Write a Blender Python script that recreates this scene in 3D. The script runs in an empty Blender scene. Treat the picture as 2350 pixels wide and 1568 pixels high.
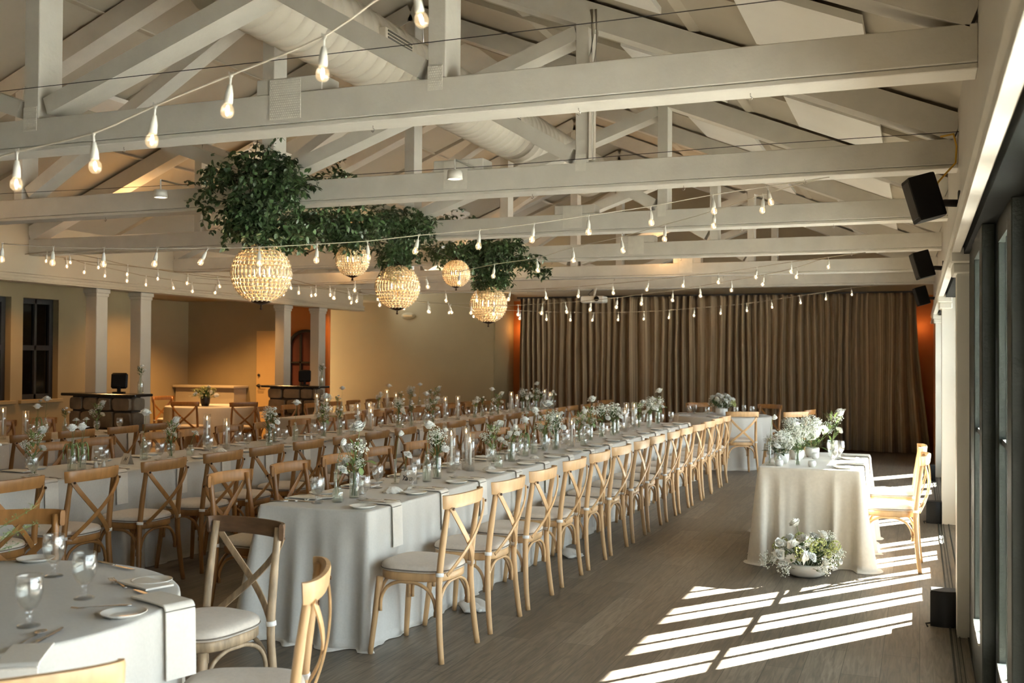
import bpy, math, random
import numpy as np
from mathutils import Vector, Matrix
S = bpy.context.scene
COL = S.collection
PI = math.pi
# ------------------------------------------------------------ camera
FPX, YAW, PIT, ROLL, EYE = 2390.0, -0.3732, 0.01542, 0.00606, 1.62
_f = np.array([math.sin(YAW)*math.cos(PIT), math.cos(YAW)*math.cos(PIT), math.sin(PIT)])
_r = np.array([math.cos(YAW), -math.sin(YAW), 0.0]); _u = np.cross(_r, _f)
_c, _s = math.cos(ROLL), math.sin(ROLL)
_r, _u = _c*_r + _s*_u, -_s*_r + _c*_u
cam_d = bpy.data.cameras.new('camera'); cam = bpy.data.objects.new('camera', cam_d); COL.objects.link(cam)
cam.matrix_world = Matrix(((_r[0], _u[0], -_f[0], 0), (_r[1], _u[1], -_f[1], 0), (_r[2], _u[2], -_f[2], EYE), (0, 0, 0, 1)))
cam_d.sensor_width = 36; cam_d.lens = FPX*36/2350; cam_d.clip_end = 200
cam_d.dof.use_dof = True; cam_d.dof.focus_distance = 6.6; cam_d.dof.aperture_fstop = 4.2
S.camera = cam
MC = np.array([_r, _u, _f])
def ray(x, y): return MC.T @ np.array([(x-1175)/FPX, -(y-784)/FPX, 1.0])
def atz(x, y, z): d = ray(x, y); p = d*(z-EYE)/d[2]; return (p[0], p[1], z)
def aty(x, y, Y): d = ray(x, y); p = d*Y/d[1]; return (p[0], Y, EYE+p[2])
# ------------------------------------------------------------ render look
S.view_settings.view_transform = 'Standard'; S.view_settings.look = 'None'
S.view_settings.gamma = 1; S.view_settings.use_curve_mapping = False
S.view_settings.exposure = 0.72
cy = S.cycles
cy.use_denoising = True; cy.max_bounces = 7; cy.diffuse_bounces = 4; cy.glossy_bounces = 3; cy.transmission_bounces = 3
cy.transparent_max_bounces = 12; cy.sample_clamp_indirect = 12; cy.sample_clamp_direct = 0; cy.caustics_reflective = False; cy.caustics_refractive = False
cy.use_adaptive_sampling = True; cy.adaptive_threshold = 0.02
# ------------------------------------------------------------ world, sun
W = bpy.data.worlds.new('world'); S.world = W; W.use_nodes = True
bg = W.node_tree.nodes['Background']; bg.inputs[0].default_value = (0.80, 0.91, 1.0, 1); bg.inputs[1].default_value = 9.5
def light(name, kind, loc, energy, color, **kw):
    d = bpy.data.lights.new(name, kind); d.energy = energy; d.color = color
    for k, v in kw.items():
        if k != 'rot': setattr(d, k, v)
    o = bpy.data.objects.new(name, d); o.location = loc; COL.objects.link(o)
    if 'rot' in kw: o.rotation_euler = kw['rot']
    return o
sun = light('sun', 'SUN', (8, 14, 8), 290.0, (1.0, 0.96, 0.89), angle=0.007)
sun.rotation_euler = Vector((-1.59, -2.15, -0.577*2.674)).to_track_quat('-Z', 'Y').to_euler()
# daylight openings in the right wall: sky portals just outside the glass
for y0, y1 in ((.4, 2.1), (2.2, 6.5), (6.9, 11.1), (11.3, 15.5), (15.7, 19.4)):
    p = light('sky_portal', 'AREA', (0.66, (y0+y1)/2, 1.2), 1, (1, 1, 1), shape='RECTANGLE', size=y1-y0, size_y=2.2, rot=(0, PI/2, 0))
    p.rotation_euler = (PI/2, 0, PI/2); p.data.cycles.is_portal = True
# warm lamps of the room (recessed spots over the side aisle, lamps up in the trusses)
WARM = (1.0, 0.54, 0.20)
for x, y, z, e in ((-10.75, 8.2, 2.66, 7), (-10.75, 10.2, 2.66, 11), (-10.6, 12.6, 2.66, 16), (-10.6, 14.3, 2.66, 14), (-12.7, 15.6, 2.66, 60), (-11.9, 16.4, 2.66, 26), (-10.4, 17.2, 2.66, 9)):
    light('aisle_lamp', 'SPOT', (x, y, z), e*4, WARM, spot_size=2.3, spot_blend=0.8, shadow_soft_size=0.06)
for x, y in ((-6.2, 9.6), (-8.4, 9.6), (-6.2, 14.6), (-8.6, 14.6), (-3.4, 14.6), (-8.4, 5.6)):
    light('truss_lamp', 'POINT', (x, y, 3.25), 11, WARM, shadow_soft_size=0.25)
for x in (-7.4, 0.0): light('curtain_fill', 'POINT', (x, 19.42, 2.2), 3.2 if x < -1 else 1.3, (1.0, 0.50, 0.18), shadow_soft_size=0.08)  # added warm points behind the curtain ends, brightening the rust wall there
# ------------------------------------------------------------ materials
def mat(name, color, rough=0.6, metal=0.0, noise=None, bump=None, vary=0.0, emis=None, trans=None, spec=0.5, sheen=0.0):
    """noise = (scale, amount, stretch), bump = (scale, strength)."""
    m = bpy.data.materials.new(name); m.use_nodes = True; nt = m.node_tree; N = nt.nodes; L = nt.links
    b = N['Principled BSDF']; b.inputs['Base Color'].default_value = (*color, 1)
    b.inputs['Roughness'].default_value = rough; b.inputs['Metallic'].default_value = metal
    b.inputs['Specular IOR Level'].default_value = spec
    if sheen: b.inputs['Sheen Weight'].default_value = sheen
    src = None
    if noise or vary:
        tc = N.new('ShaderNodeTexCoord'); mp = N.new('ShaderNodeMapping'); L.new(tc.outputs['Object'], mp.inputs[0])
        sc, am, st = noise or (3, 0.0, (1, 1, 1)); mp.inputs['Scale'].default_value = st
        nz = N.new('ShaderNodeTexNoise'); nz.inputs['Scale'].default_value = sc; nz.inputs['Detail'].default_value = 5; L.new(mp.outputs[0], nz.inputs[0])
        mr = N.new('ShaderNodeMapRange'); mr.inputs['From Min'].default_value = .3; mr.inputs['From Max'].default_value = .7
        mr.inputs['To Min'].default_value = 1-am; mr.inputs['To Max'].default_value = 1+am; L.new(nz.outputs[0], mr.inputs[0])
        val = mr.outputs[0]
        if vary:
            oi = N.new('ShaderNodeObjectInfo'); m2 = N.new('ShaderNodeMapRange'); m2.inputs['To Min'].default_value = 1-vary; m2.inputs['To Max'].default_value = 1+vary
            L.new(oi.outputs['Random'], m2.inputs[0]); mu = N.new('ShaderNodeMath'); mu.operation = 'MULTIPLY'; L.new(val, mu.inputs[0]); L.new(m2.outputs[0], mu.inputs[1]); val = mu.outputs[0]
        vm = N.new('ShaderNodeVectorMath'); vm.operation = 'SCALE'; vm.inputs[0].default_value = color; L.new(val, vm.inputs['Scale'])
        L.new(vm.outputs[0], b.inputs['Base Color']); src = nz
    if bump:
        tc2 = N.new('ShaderNodeTexCoord'); n2 = N.new('ShaderNodeTexNoise'); n2.inputs['Scale'].default_value = bump[0]; n2.inputs['Detail'].default_value = 4
        L.new(tc2.outputs['Object'], n2.inputs[0]); bp = N.new('ShaderNodeBump'); bp.inputs['Strength'].default_value = bump[1]; bp.inputs['Distance'].default_value = .01
        L.new(n2.outputs[0], bp.inputs['Height']); L.new(bp.outputs[0], b.inputs['Normal'])
    if emis:
        b.inputs['Emission Color'].default_value = (*emis[0], 1); b.inputs['Emission Strength'].default_value = emis[1]
    if trans: b.inputs['Transmission Weight'].default_value = trans
    return m
def glassy(name, tint=(1, 1, 1), gloss=0.10, rough=0.02, edge=0.55, opac=0.0, ocol=(1, 1, 1), glow=0):
    """thin clear glass: lets light straight through, mirrors more at grazing angles."""
    m = bpy.data.materials.new(name); m.use_nodes = True; nt = m.node_tree; N = nt.nodes; L = nt.links
    N.remove(N['Principled BSDF']); out = N['Material Output']
    tr = N.new('ShaderNodeBsdfTransparent'); tr.inputs[0].default_value = (*tint, 1)
    gl = N.new('ShaderNodeBsdfGlossy'); gl.inputs['Roughness'].default_value = rough; gl.inputs[0].default_value = (1, 1, 1, 1)
    lw = N.new('ShaderNodeLayerWeight'); lw.inputs['Blend'].default_value = 0.35
    mr = N.new('ShaderNodeMapRange'); mr.inputs['To Min'].default_value = gloss; mr.inputs['To Max'].default_value = edge; L.new(lw.outputs['Facing'], mr.inputs[0])
    mx = N.new('ShaderNodeMixShader'); L.new(mr.outputs[0], mx.inputs[0]); L.new(tr.outputs[0], mx.inputs[1]); L.new(gl.outputs[0], mx.inputs[2])
    last = mx
    if glow:
        em = N.new('ShaderNodeEmission'); em.inputs[0].default_value = (1, .80, .5, 1); em.inputs[1].default_value = glow; ad = N.new('ShaderNodeAddShader')
        L.new(mx.outputs[0], ad.inputs[0]); L.new(em.outputs[0], ad.inputs[1]); last = ad
    if opac:
        df = N.new('ShaderNodeBsdfDiffuse'); df.inputs[0].default_value = (*ocol, 1); m2 = N.new('ShaderNodeMixShader'); m2.inputs[0].default_value = opac
        L.new(last.outputs[0], m2.inputs[1]); L.new(df.outputs[0], m2.inputs[2]); last = m2
    L.new(last.outputs[0], out.inputs[0]); return m
M = {}
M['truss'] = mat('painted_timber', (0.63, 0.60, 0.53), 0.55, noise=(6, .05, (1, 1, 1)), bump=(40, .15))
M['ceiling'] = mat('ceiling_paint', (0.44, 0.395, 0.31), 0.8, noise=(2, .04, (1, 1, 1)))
M['header'] = mat('wall_paint', (0.62, 0.575, 0.50), 0.45, noise=(2, .03, (1, 1, 1)))
M['greige'] = mat('greige_wall', (0.29, 0.222, 0.115), 0.75, noise=(2, .04, (1, 1, 1)))
M['cream'] = mat('cream_wall', (0.42, 0.35, 0.25), 0.7, noise=(2, .03, (1, 1, 1)))
M['rust'] = mat('rust_wall', (0.42, 0.13, 0.025), 0.7, noise=(3, .05, (1, 1, 1)))
M['trim'] = mat('white_trim', (0.72, 0.70, 0.63), 0.4, noise=(3, .02, (1, 1, 1)))
M['board'] = mat('white_board', (0.80, 0.79, 0.74), 0.7, noise=(3, .02, (1, 1, 1)))
M['head'] = mat('black_head_paint', (0.004, 0.005, 0.004), 0.7, noise=(12, .2, (1, 1, 1)), spec=.1)
M['column'] = mat('column_paint', (0.50, 0.45, 0.36), 0.5, noise=(3, .02, (1, 1, 1)))
M['door_tan'] = mat('tan_door', (0.50, 0.33, 0.14), 0.5, noise=(3, .04, (1, 1, 1)))
M['red_dark'] = mat('dark_red_wood', (0.09, 0.022, 0.012), 0.5, noise=(8, .2, (1, 1, .1)))
M['dark_wood'] = mat('black_door_paint', (0.013, 0.016, 0.012), 0.5, noise=(12, .25, (1, 1, .1)), bump=(60, .2), spec=.2)
M['black'] = mat('black_plastic', (0.004, 0.004, 0.004), 0.5, noise=(20, .1, (1, 1, 1)), spec=.2)
M['iron'] = mat('black_iron', (0.012, 0.010, 0.008), 0.5, noise=(20, .1, (1, 1, 1)))
M['bronze'] = mat('dark_bronze', (0.06, 0.03, 0.015), 0.35, 0.8, noise=(20, .1, (1, 1, 1)))
M['gold'] = mat('aged_gold', (0.50, 0.33, 0.13), 0.35, 0.9, noise=(20, .1, (1, 1, 1)))
M['steel'] = mat('cutlery_steel', (0.55, 0.53, 0.50), 0.22, 1.0, noise=(20, .03, (1, 1, 1)))
M['zinc'] = mat('galvanised_plate', (0.72, 0.69, 0.61), 0.5, 0.0, noise=(20, .05, (1, 1, 1)))
M['oak'] = mat('light_oak', (0.56, 0.350, 0.170), 0.38, noise=(9, .16, (3, 3, .5)), vary=.09)
M['oak_dark'] = mat('warm_lit_oak', (0.32, 0.150, 0.045), 0.36, noise=(9, .18, (3, 3, .5)), vary=.14)  # same oak, browner: warm light on these chairs put into the colour
M['oak_grey'] = mat('weathered_oak', (0.34, 0.245, 0.15), 0.5, noise=(14, .35, (3, 3, .6)), vary=.05)
M['oak_rail'] = mat('dark_stained_rail', (0.13, 0.07, 0.035), 0.5, noise=(14, .35, (.6, 3, 3)))
M['cushion'] = mat('cream_cushion', (0.68, 0.60, 0.51), 0.9, noise=(60, .05, (1, 1, 1)), bump=(300, .25), sheen=.2)
M['piping'] = mat('dark_piping', (0.20, 0.165, 0.13), 0.9, noise=(60, .05, (1, 1, 1)))
M['tie'] = mat('white_tie', (0.80, 0.78, 0.74), 0.8, noise=(60, .03, (1, 1, 1)))
M['linen'] = mat('ivory_linen', (0.60, 0.575, 0.525), 0.85, noise=(90, .035, (1, 1, 1)), bump=(500, .12), sheen=.15)
M['velvet'] = mat('champagne_velvet', (0.66, 0.59, 0.49), 0.75, noise=(40, .04, (1, 1, 1)), bump=(300, .15), sheen=.35)
M['napkin'] = mat('cream_napkin', (0.80, 0.75, 0.67), 0.9, noise=(90, .03, (1, 1, 1)), bump=(500, .1))
M['china'] = mat('white_china', (0.80, 0.77, 0.71), 0.15, noise=(5, .01, (1, 1, 1)))
M['ceramic'] = mat('white_ceramic', (0.80, 0.79, 0.76), 0.3, noise=(5, .02, (1, 1, 1)))
M['paper'] = mat('card_paper', (0.80, 0.74, 0.66), 0.85, noise=(90, .02, (1, 1, 1)))
M['ink'] = mat('black_ink', (0.008, 0.008, 0.008), 0.6, noise=(90, .02, (1, 1, 1)))
M['shell'] = mat('oyster_shell', (0.78, 0.77, 0.72), 0.35, noise=(25, .18, (1, 4, 1)), bump=(40, .6))
M['wax'] = mat('white_wax', (0.86, 0.82, 0.74), 0.4, noise=(5, .02, (1, 1, 1)))
M['petal'] = mat('white_petal', (0.92, 0.91, 0.85), 0.6, noise=(30, .04, (1, 1, 1)), vary=.04, spec=.3)
M['petal_cream'] = mat('cream_petal', (0.85, 0.76, 0.62), 0.6, noise=(30, .05, (1, 1, 1)), spec=.3)
M['petal_green'] = mat('chartreuse_bloom', (0.50, 0.52, 0.20), 0.7, noise=(60, .2, (1, 1, 1)), spec=.3)
M['bud'] = mat('gypsophila_bud', (0.88, 0.88, 0.80), 0.7, noise=(30, .06, (1, 1, 1)), vary=.05, spec=.2)
M['stem'] = mat('green_stem', (0.13, 0.18, 0.055), 0.5, noise=(30, .15, (1, 1, 1)), vary=.1)
M['leaf'] = mat('green_leaf', (0.065, 0.115, 0.03), 0.45, noise=(25, .25, (1, 1, 1)), vary=.2)
M['leaf_pale'] = mat('pale_leaf', (0.20, 0.27, 0.09), 0.5, noise=(25, .2, (1, 1, 1)), vary=.15)
M['smilax'] = mat('dark_smilax', (0.040, 0.075, 0.024), 0.38, noise=(6, .5, (1, 1, 1)))
M['twig'] = mat('brown_twig', (0.06, 0.04, 0.02), 0.7, noise=(25, .2, (1, 1, 1)))
M['cord'] = mat('white_cord', (0.62, 0.56, 0.45), 0.6, noise=(25, .04, (1, 1, 1)))
M['cord_dark'] = mat('tan_cord', (0.30, 0.23, 0.14), 0.6, noise=(25, .04, (1, 1, 1)))
M['yellow'] = mat('yellow_cable', (0.62, 0.36, 0.03), 0.5, noise=(25, .04, (1, 1, 1)))
M['duct'] = mat('painted_duct', (0.60, 0.55, 0.46), 0.5, noise=(5, .04, (1, 1, 1)))
M['vent'] = mat('vent_slats', (0.10, 0.09, 0.075), 0.5, noise=(5, .04, (1, 1, 1)))
M['granite'] = mat('black_granite', (0.015, 0.014, 0.013), 0.2, noise=(60, .4, (1, 1, 1)))
M['glass'] = glassy('clear_glass', (.99, .99, .985), .05, .02, .5, .015, (.95, .95, .92))
M['vase'] = glassy('vase_glass', (.97, .985, .96), .05, .03, .5, .025, (.92, .95, .88))
M['water'] = glassy('water', (.97, .97, .95), .03, .02, .2, .05, (.85, .84, .78))
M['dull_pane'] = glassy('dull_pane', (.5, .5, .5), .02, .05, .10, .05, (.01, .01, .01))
M['pane'] = glassy('window_pane', (.96, .98, .97), .05, .01, .92)
M['globe'] = glassy('bulb_glass', (1, .96, .90), .10, .02, .5, .05, (1, .85, .6), .10)
M['crystal'] = mat('crystal_bead', (0.86, 0.70, 0.48), 0.10, noise=(40, .25, (1, 1, 1)), spec=1.0, trans=.22)
M['pearl'] = M['ceramic']
def emat(name, col, st, nosample=True):
    m = mat(name, (0, 0, 0), 1, emis=(col, st))
    if nosample:
        try: m.cycles.emission_sampling = 'NONE'
        except Exception: pass
    return m
M['filament'] = emat('lit_filament', (1.0, .80, .52), 26)
M['flame'] = emat('candle_flame', (1.0, .58, .22), 14)
M['candelabra'] = emat('lit_candle_bulb', (1.0, .72, .42), 22)
M['lampface'] = emat('lit_lamp_face', (1.0, .86, .64), 5)
def floor_mat():
    m = bpy.data.materials.new('plank_floor'); m.use_nodes = True; nt = m.node_tree; N = nt.nodes; L = nt.links; b = N['Principled BSDF']
    tc = N.new('ShaderNodeTexCoord'); sx = N.new('ShaderNodeSeparateXYZ'); cx = N.new('ShaderNodeCombineXYZ')
    L.new(tc.outputs['Object'], sx.inputs[0]); L.new(sx.outputs[1], cx.inputs[0]); L.new(sx.outputs[0], cx.inputs[1])
    br = N.new('ShaderNodeTexBrick'); L.new(cx.outputs[0], br.inputs[0]); br.offset = .37; br.offset_frequency = 2
    br.inputs['Scale'].default_value = 1; br.inputs['Brick Width'].default_value = 1.22; br.inputs['Row Height'].default_value = .19
    br.inputs['Mortar Size'].default_value = .0018; br.inputs['Mortar Smooth'].default_value = .2
    br.inputs['Color1'].default_value = (.185, .152, .116, 1); br.inputs['Color2'].default_value = (.112, .090, .066, 1); br.inputs['Mortar'].default_value = (.035, .027, .02, 1)
    mp = N.new('ShaderNodeMapping'); L.new(tc.outputs['Object'], mp.inputs[0]); mp.inputs['Scale'].default_value = (14, 1.1, 1)
    nz = N.new('ShaderNodeTexNoise'); nz.inputs['Scale'].default_value = 3; nz.inputs['Detail'].default_value = 8; nz.inputs['Distortion'].default_value = 1.2; L.new(mp.outputs[0], nz.inputs[0])
    mr = N.new('ShaderNodeMapRange'); mr.inputs['From Min'].default_value = .3; mr.inputs['From Max'].default_value = .7; mr.inputs['To Min'].default_value = .50; mr.inputs['To Max'].default_value = 1.5; L.new(nz.outputs[0], mr.inputs[0])
    vm = N.new('ShaderNodeVectorMath'); vm.operation = 'SCALE'; L.new(br.outputs[0], vm.inputs[0]); L.new(mr.outputs[0], vm.inputs['Scale']); L.new(vm.outputs[0], b.inputs['Base Color'])
    b.inputs['Roughness'].default_value = .42
    r2 = N.new('ShaderNodeMapRange'); r2.inputs['To Min'].default_value = .34; r2.inputs['To Max'].default_value = .52; L.new(nz.outputs[0], r2.inputs[0]); L.new(r2.outputs[0], b.inputs['Roughness'])
    bp = N.new('ShaderNodeBump'); bp.inputs['Strength'].default_value = .25; bp.inputs['Distance'].default_value = .004; L.new(nz.outputs[0], bp.inputs['Height']); L.new(bp.outputs[0], b.inputs['Normal'])
    return m
M['floor'] = floor_mat()
def stone_mat():
    m = bpy.data.materials.new('field_stone'); m.use_nodes = True; nt = m.node_tree; N = nt.nodes; L = nt.links; b = N['Principled BSDF']
    oi = N.new('ShaderNodeTexCoord'); nz = N.new('ShaderNodeTexNoise'); nz.inputs['Scale'].default_value = 2.2; nz.inputs['Detail'].default_value = 6; L.new(oi.outputs['Object'], nz.inputs[0])
    cr = N.new('ShaderNodeValToRGB'); cr.color_ramp.elements[0].color = (.060, .044, .028, 1); cr.color_ramp.elements[1].color = (.27, .20, .125, 1)
    cr.color_ramp.elements[0].position = .35; cr.color_ramp.elements[1].position = .65; L.new(nz.outputs[0], cr.inputs[0]); L.new(cr.outputs[0], b.inputs['Base Color']); b.inputs['Roughness'].default_value = .85
    return m
M['stone'] = stone_mat(); M['mortar'] = mat('dark_mortar', (.06, .045, .03), .95, noise=(9, .2, (1, 1, 1)))
def curtain_mat():
    m = bpy.data.materials.new('striped_curtain'); m.use_nodes = True; nt = m.node_tree; N = nt.nodes; L = nt.links; b = N['Principled BSDF']
    uv = N.new('ShaderNodeUVMap'); sx = N.new('ShaderNodeSeparateXYZ'); L.new(uv.outputs[0], sx.inputs[0])
    cx = N.new('ShaderNodeCombineXYZ'); L.new(sx.outputs[0], cx.inputs[0])
    nz = N.new('ShaderNodeTexNoise'); nz.inputs['Scale'].default_value = 55; nz.inputs['Detail'].default_value = 2; L.new(cx.outputs[0], nz.inputs[0])
    cr = N.new('ShaderNodeValToRGB'); cr.color_ramp.elements[0].color = (.19, .12, .06, 1); cr.color_ramp.elements[1].color = (.46, .34, .21, 1)
    cr.color_ramp.elements[0].position = .40; cr.color_ramp.elements[1].position = .60
    L.new(nz.outputs[0], cr.inputs[0]); L.new(cr.outputs[0], b.inputs['Base Color']); b.inputs['Roughness'].default_value = .8; b.inputs['Sheen Weight'].default_value = .2
    return m
M['curtain'] = curtain_mat()
# ------------------------------------------------------------ mesh helpers
def V(*a): return Vector(a)
class MB:
    def __init__(s): s.v = []; s.f = []; s.mi = []
    def add(s, vs, fs, mi=0):
        b = len(s.v); s.v += [tuple(v) for v in vs]; s.f += [[b+i for i in f] for f in fs]; s.mi += [mi]*len(fs); return s
    def box(s, x0, x1, y0, y1, z0, z1, mi=0):
        return s.add([(x, y, z) for z in (z0, z1) for y in (y0, y1) for x in (x0, x1)],
                     [[0, 2, 3, 1], [4, 5, 7, 6], [0, 1, 5, 4], [2, 6, 7, 3], [0, 4, 6, 2], [1, 3, 7, 5]], mi)
    def cbox(s, x0, x1, y0, y1, z0, z1, c=.006, mi=0):
        """box with chamfered edges along all sides"""
        xs, ys, zs = (x0, x1), (y0, y1), (z0, z1); vs = []; idx = {}
        for i in (0, 1):
            for j in (0, 1):
                for k in (0, 1):
                    sx, sy, sz = (1, -1)[i], (1, -1)[j], (1, -1)[k]
                    for a, d in (('x', (0, sy*c, sz*c)), ('y', (sx*c, 0, sz*c)), ('z', (sx*c, sy*c, 0))):
                        idx[(i, j, k, a)] = len(vs); vs.append((xs[i]+d[0], ys[j]+d[1], zs[k]+d[2]))
        g = lambda i, j, k, a: idx[(i, j, k, a)]; fs = []
        for i in (0, 1):
            fs.append([g(i, 0, 0, 'x'), g(i, 1, 0, 'x'), g(i, 1, 1, 'x'), g(i, 0, 1, 'x')])
            fs.append([g(0, i, 0, 'y'), g(0, i, 1, 'y'), g(1, i, 1, 'y'), g(1, i, 0, 'y')])
            fs.append([g(0, 0, i, 'z'), g(1, 0, i, 'z'), g(1, 1, i, 'z'), g(0, 1, i, 'z')])
        for i in (0, 1):
            for j in (0, 1):
                fs.append([g(i, j, 0, 'x'), g(i, j, 1, 'x'), g(i, j, 1, 'y'), g(i, j, 0, 'y')])
                fs.append([g(i, 0, j, 'x'), g(i, 1, j, 'x'), g(i, 1, j, 'z'), g(i, 0, j, 'z')])
                fs.append([g(0, i, j, 'y'), g(1, i, j, 'y'), g(1, i, j, 'z'), g(0, i, j, 'z')])
        for i in (0, 1):
            for j in (0, 1):
                for k in (0, 1): fs.append([g(i, j, k, 'x'), g(i, j, k, 'y'), g(i, j, k, 'z')])
        return s.add(vs, fs, mi)
    def sweep(s, path, prof, up=(0, 0, 1), closed=False, caps=True, scales=None, mi=0):
        """profile [(a, b)] carried along path; a along side axis, b along up axis"""
        P = [Vector(p) for p in path]; n = len(P); m = len(prof); vs = []
        for i in range(n):
            a = P[(i-1) % n] if closed or i > 0 else P[i]; b = P[(i+1) % n] if closed or i < n-1 else P[i]
            t = (b-a); t = t.normalized() if t.length > 1e-9 else Vector((0, 0, 1))
            u = Vector(up(i) if callable(up) else up); sd = t.cross(u)
            if sd.length < 1e-4: sd = t.cross(Vector((1, 0, 0)))
            sd.normalize(); uu = sd.cross(t).normalized(); sc = scales[i] if scales else 1.0
            for a_, b_ in prof: vs.append(P[i]+sd*(a_*sc)+uu*(b_*sc))
        fs = []
        for i in range(n if closed else n-1):
            j = (i+1) % n
            for k in range(m): l = (k+1) % m; fs.append([i*m+k, i*m+l, j*m+l, j*m+k])
        if caps and not closed: fs.append(list(range(m))[::-1]); fs.append([(n-1)*m+k for k in range(m)])
        return s.add(vs, fs, mi)
    def tube(s, path, r, n=8, closed=False, scales=None, caps=True, mi=0):
        if isinstance(r, (list, tuple)): scales = list(r); r = 1.0
        return s.sweep(path, [(r*math.cos(2*PI*k/n), r*math.sin(2*PI*k/n)) for k in range(n)], (0.013, 0.021, 1), closed, caps, scales, mi)
    def beam(s, a, b, w, h, up=(0, 0, 1), mi=0):
        return s.sweep([a, b], [(-w/2, -h/2), (w/2, -h/2), (w/2, h/2), (-w/2, h/2)], up, mi=mi)
    def lathe(s, prof, n=20, c=(0, 0, 0), sx=1, sy=1, mi=0):
        vs = []; fs = []; m = len(prof)
        for r, z in prof:
            for k in range(n): a = 2*PI*k/n; vs.append((c[0]+r*math.cos(a)*sx, c[1]+r*math.sin(a)*sy, c[2]+z))
        for i in range(m-1):
            for k in range(n): l = (k+1) % n; fs.append([i*n+k, i*n+l, (i+1)*n+l, (i+1)*n+k])
        if prof[0][0] > 1e-6: fs.append([k for k in range(n)][::-1])
        if prof[-1][0] > 1e-6: fs.append([(m-1)*n+k for k in range(n)])
        return s.add(vs, fs, mi)
    def ball(s, c, r, n=8, m=6, sz=1.0, mi=0):
        return s.lathe([(max(1e-7, r*math.sin(PI*i/m)), -r*sz*math.cos(PI*i/m)) for i in range(m+1)], n, c, mi=mi)
    def octa(s, c, r, mi=0):
        x, y, z = c
        return s.add([(x+r, y, z), (x-r, y, z), (x, y+r, z), (x, y-r, z), (x, y, z+r), (x, y, z-r)],
                     [[0, 2, 4], [2, 1, 4], [1, 3, 4], [3, 0, 4], [2, 0, 5], [1, 2, 5], [3, 1, 5], [0, 3, 5]], mi)
    def ring_stack(s, rings, cap0=False, cap1=False, mi=0):
        n = len(rings[0]); vs = [p for r in rings for p in r]; fs = []
        for i in range(len(rings)-1):
            for k in range(n): l = (k+1) % n; fs.append([i*n+k, i*n+l, (i+1)*n+l, (i+1)*n+k])
        if cap0: fs.append(list(range(n))[::-1])
        if cap1: fs.append([(len(rings)-1)*n+k for k in range(n)])
        return s.add(vs, fs, mi)
    def xf(s, mtx):
        s.v = [tuple(mtx @ Vector(v)) for v in s.v]; return s
    def mesh(s, name, mats, smooth=True):
        me = bpy.data.meshes.new(name); me.from_pydata(s.v, [], s.f)
        for m in (mats if isinstance(mats, (list, tuple)) else [mats]): me.materials.append(m)
        if len(set(s.mi)) > 1: me.polygons.foreach_set('material_index', s.mi)
        if smooth: me.polygons.foreach_set('use_smooth', [True]*len(s.f))
        me.update(); return me
    def build(s, name, mats, parent=None, smooth=True, loc=None):
        me = s.mesh(name, mats, smooth)
        if smooth == 'auto': me.set_sharp_from_angle(angle=math.radians(38))
        o = bpy.data.objects.new(name, me); COL.objects.link(o)
        if parent: o.parent = parent
        if loc: o.location = loc
        return o
def tag(o, label=None, cat=None, group=None, kind=None):
    if label: o['label'] = label
    if cat: o['category'] = cat
    if group: o['group'] = group
    if kind: o['kind'] = kind
    return o
def empty(name, loc=(0, 0, 0), rz=0.0, label=None, cat=None, group=None):
    o = bpy.data.objects.new(name, None); o.empty_display_size = .1; COL.objects.link(o); o.location = loc; o.rotation_euler = (0, 0, rz)
    return tag(o, label, cat, group)
KIDS = {}
def kids(o):
    if o.name not in KIDS: KIDS[o.name] = [c for c in bpy.data.objects if c.parent == o]
    return KIDS[o.name]
def dup(o, loc=None, rz=None, label=None, group=None, parent=None, sc=None):
    c = o.copy(); COL.objects.link(c)
    if parent: c.parent = parent
    if loc is not None: c.location = loc
    if rz is not None: c.rotation_euler = (0, 0, rz)
    if sc is not None: c.scale = (sc, sc, sc)
    if label: c['label'] = label
    if group: c['group'] = group
    for ch in kids(o): dup(ch, parent=c)
    return c
USED = set()
def place(proto, loc, rz, label, group=None, sc=None):
    """first call moves the prototype itself, later calls copy it"""
    if proto.name not in USED:
        USED.add(proto.name); kids(proto)
        for k in kids(proto): kids(k)
        proto.location = loc; proto.rotation_euler = (0, 0, rz)
        if sc is not None: proto.scale = (sc, sc, sc)
        proto['label'] = label
        if group: proto['group'] = group
        return proto
    return dup(proto, loc, rz, label, group, sc=sc)
def struct(mb, name, m, smooth=False): return tag(mb.build(name, m, None, smooth), kind='structure')
ORD = ['nearest', 'second', 'third', 'fourth', 'fifth', 'sixth', 'seventh', 'eighth', 'ninth', 'tenth', 'eleventh', 'twelfth', 'thirteenth',
       'fourteenth', 'fifteenth', 'sixteenth', 'seventeenth', 'eighteenth', 'nineteenth', 'twentieth', 'twenty-first', 'twenty-second', 'twenty-third', 'twenty-fourth', 'twenty-fifth', 'twenty-sixth', 'twenty-seventh', 'twenty-eighth']
rnd = random.Random(7)
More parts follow.
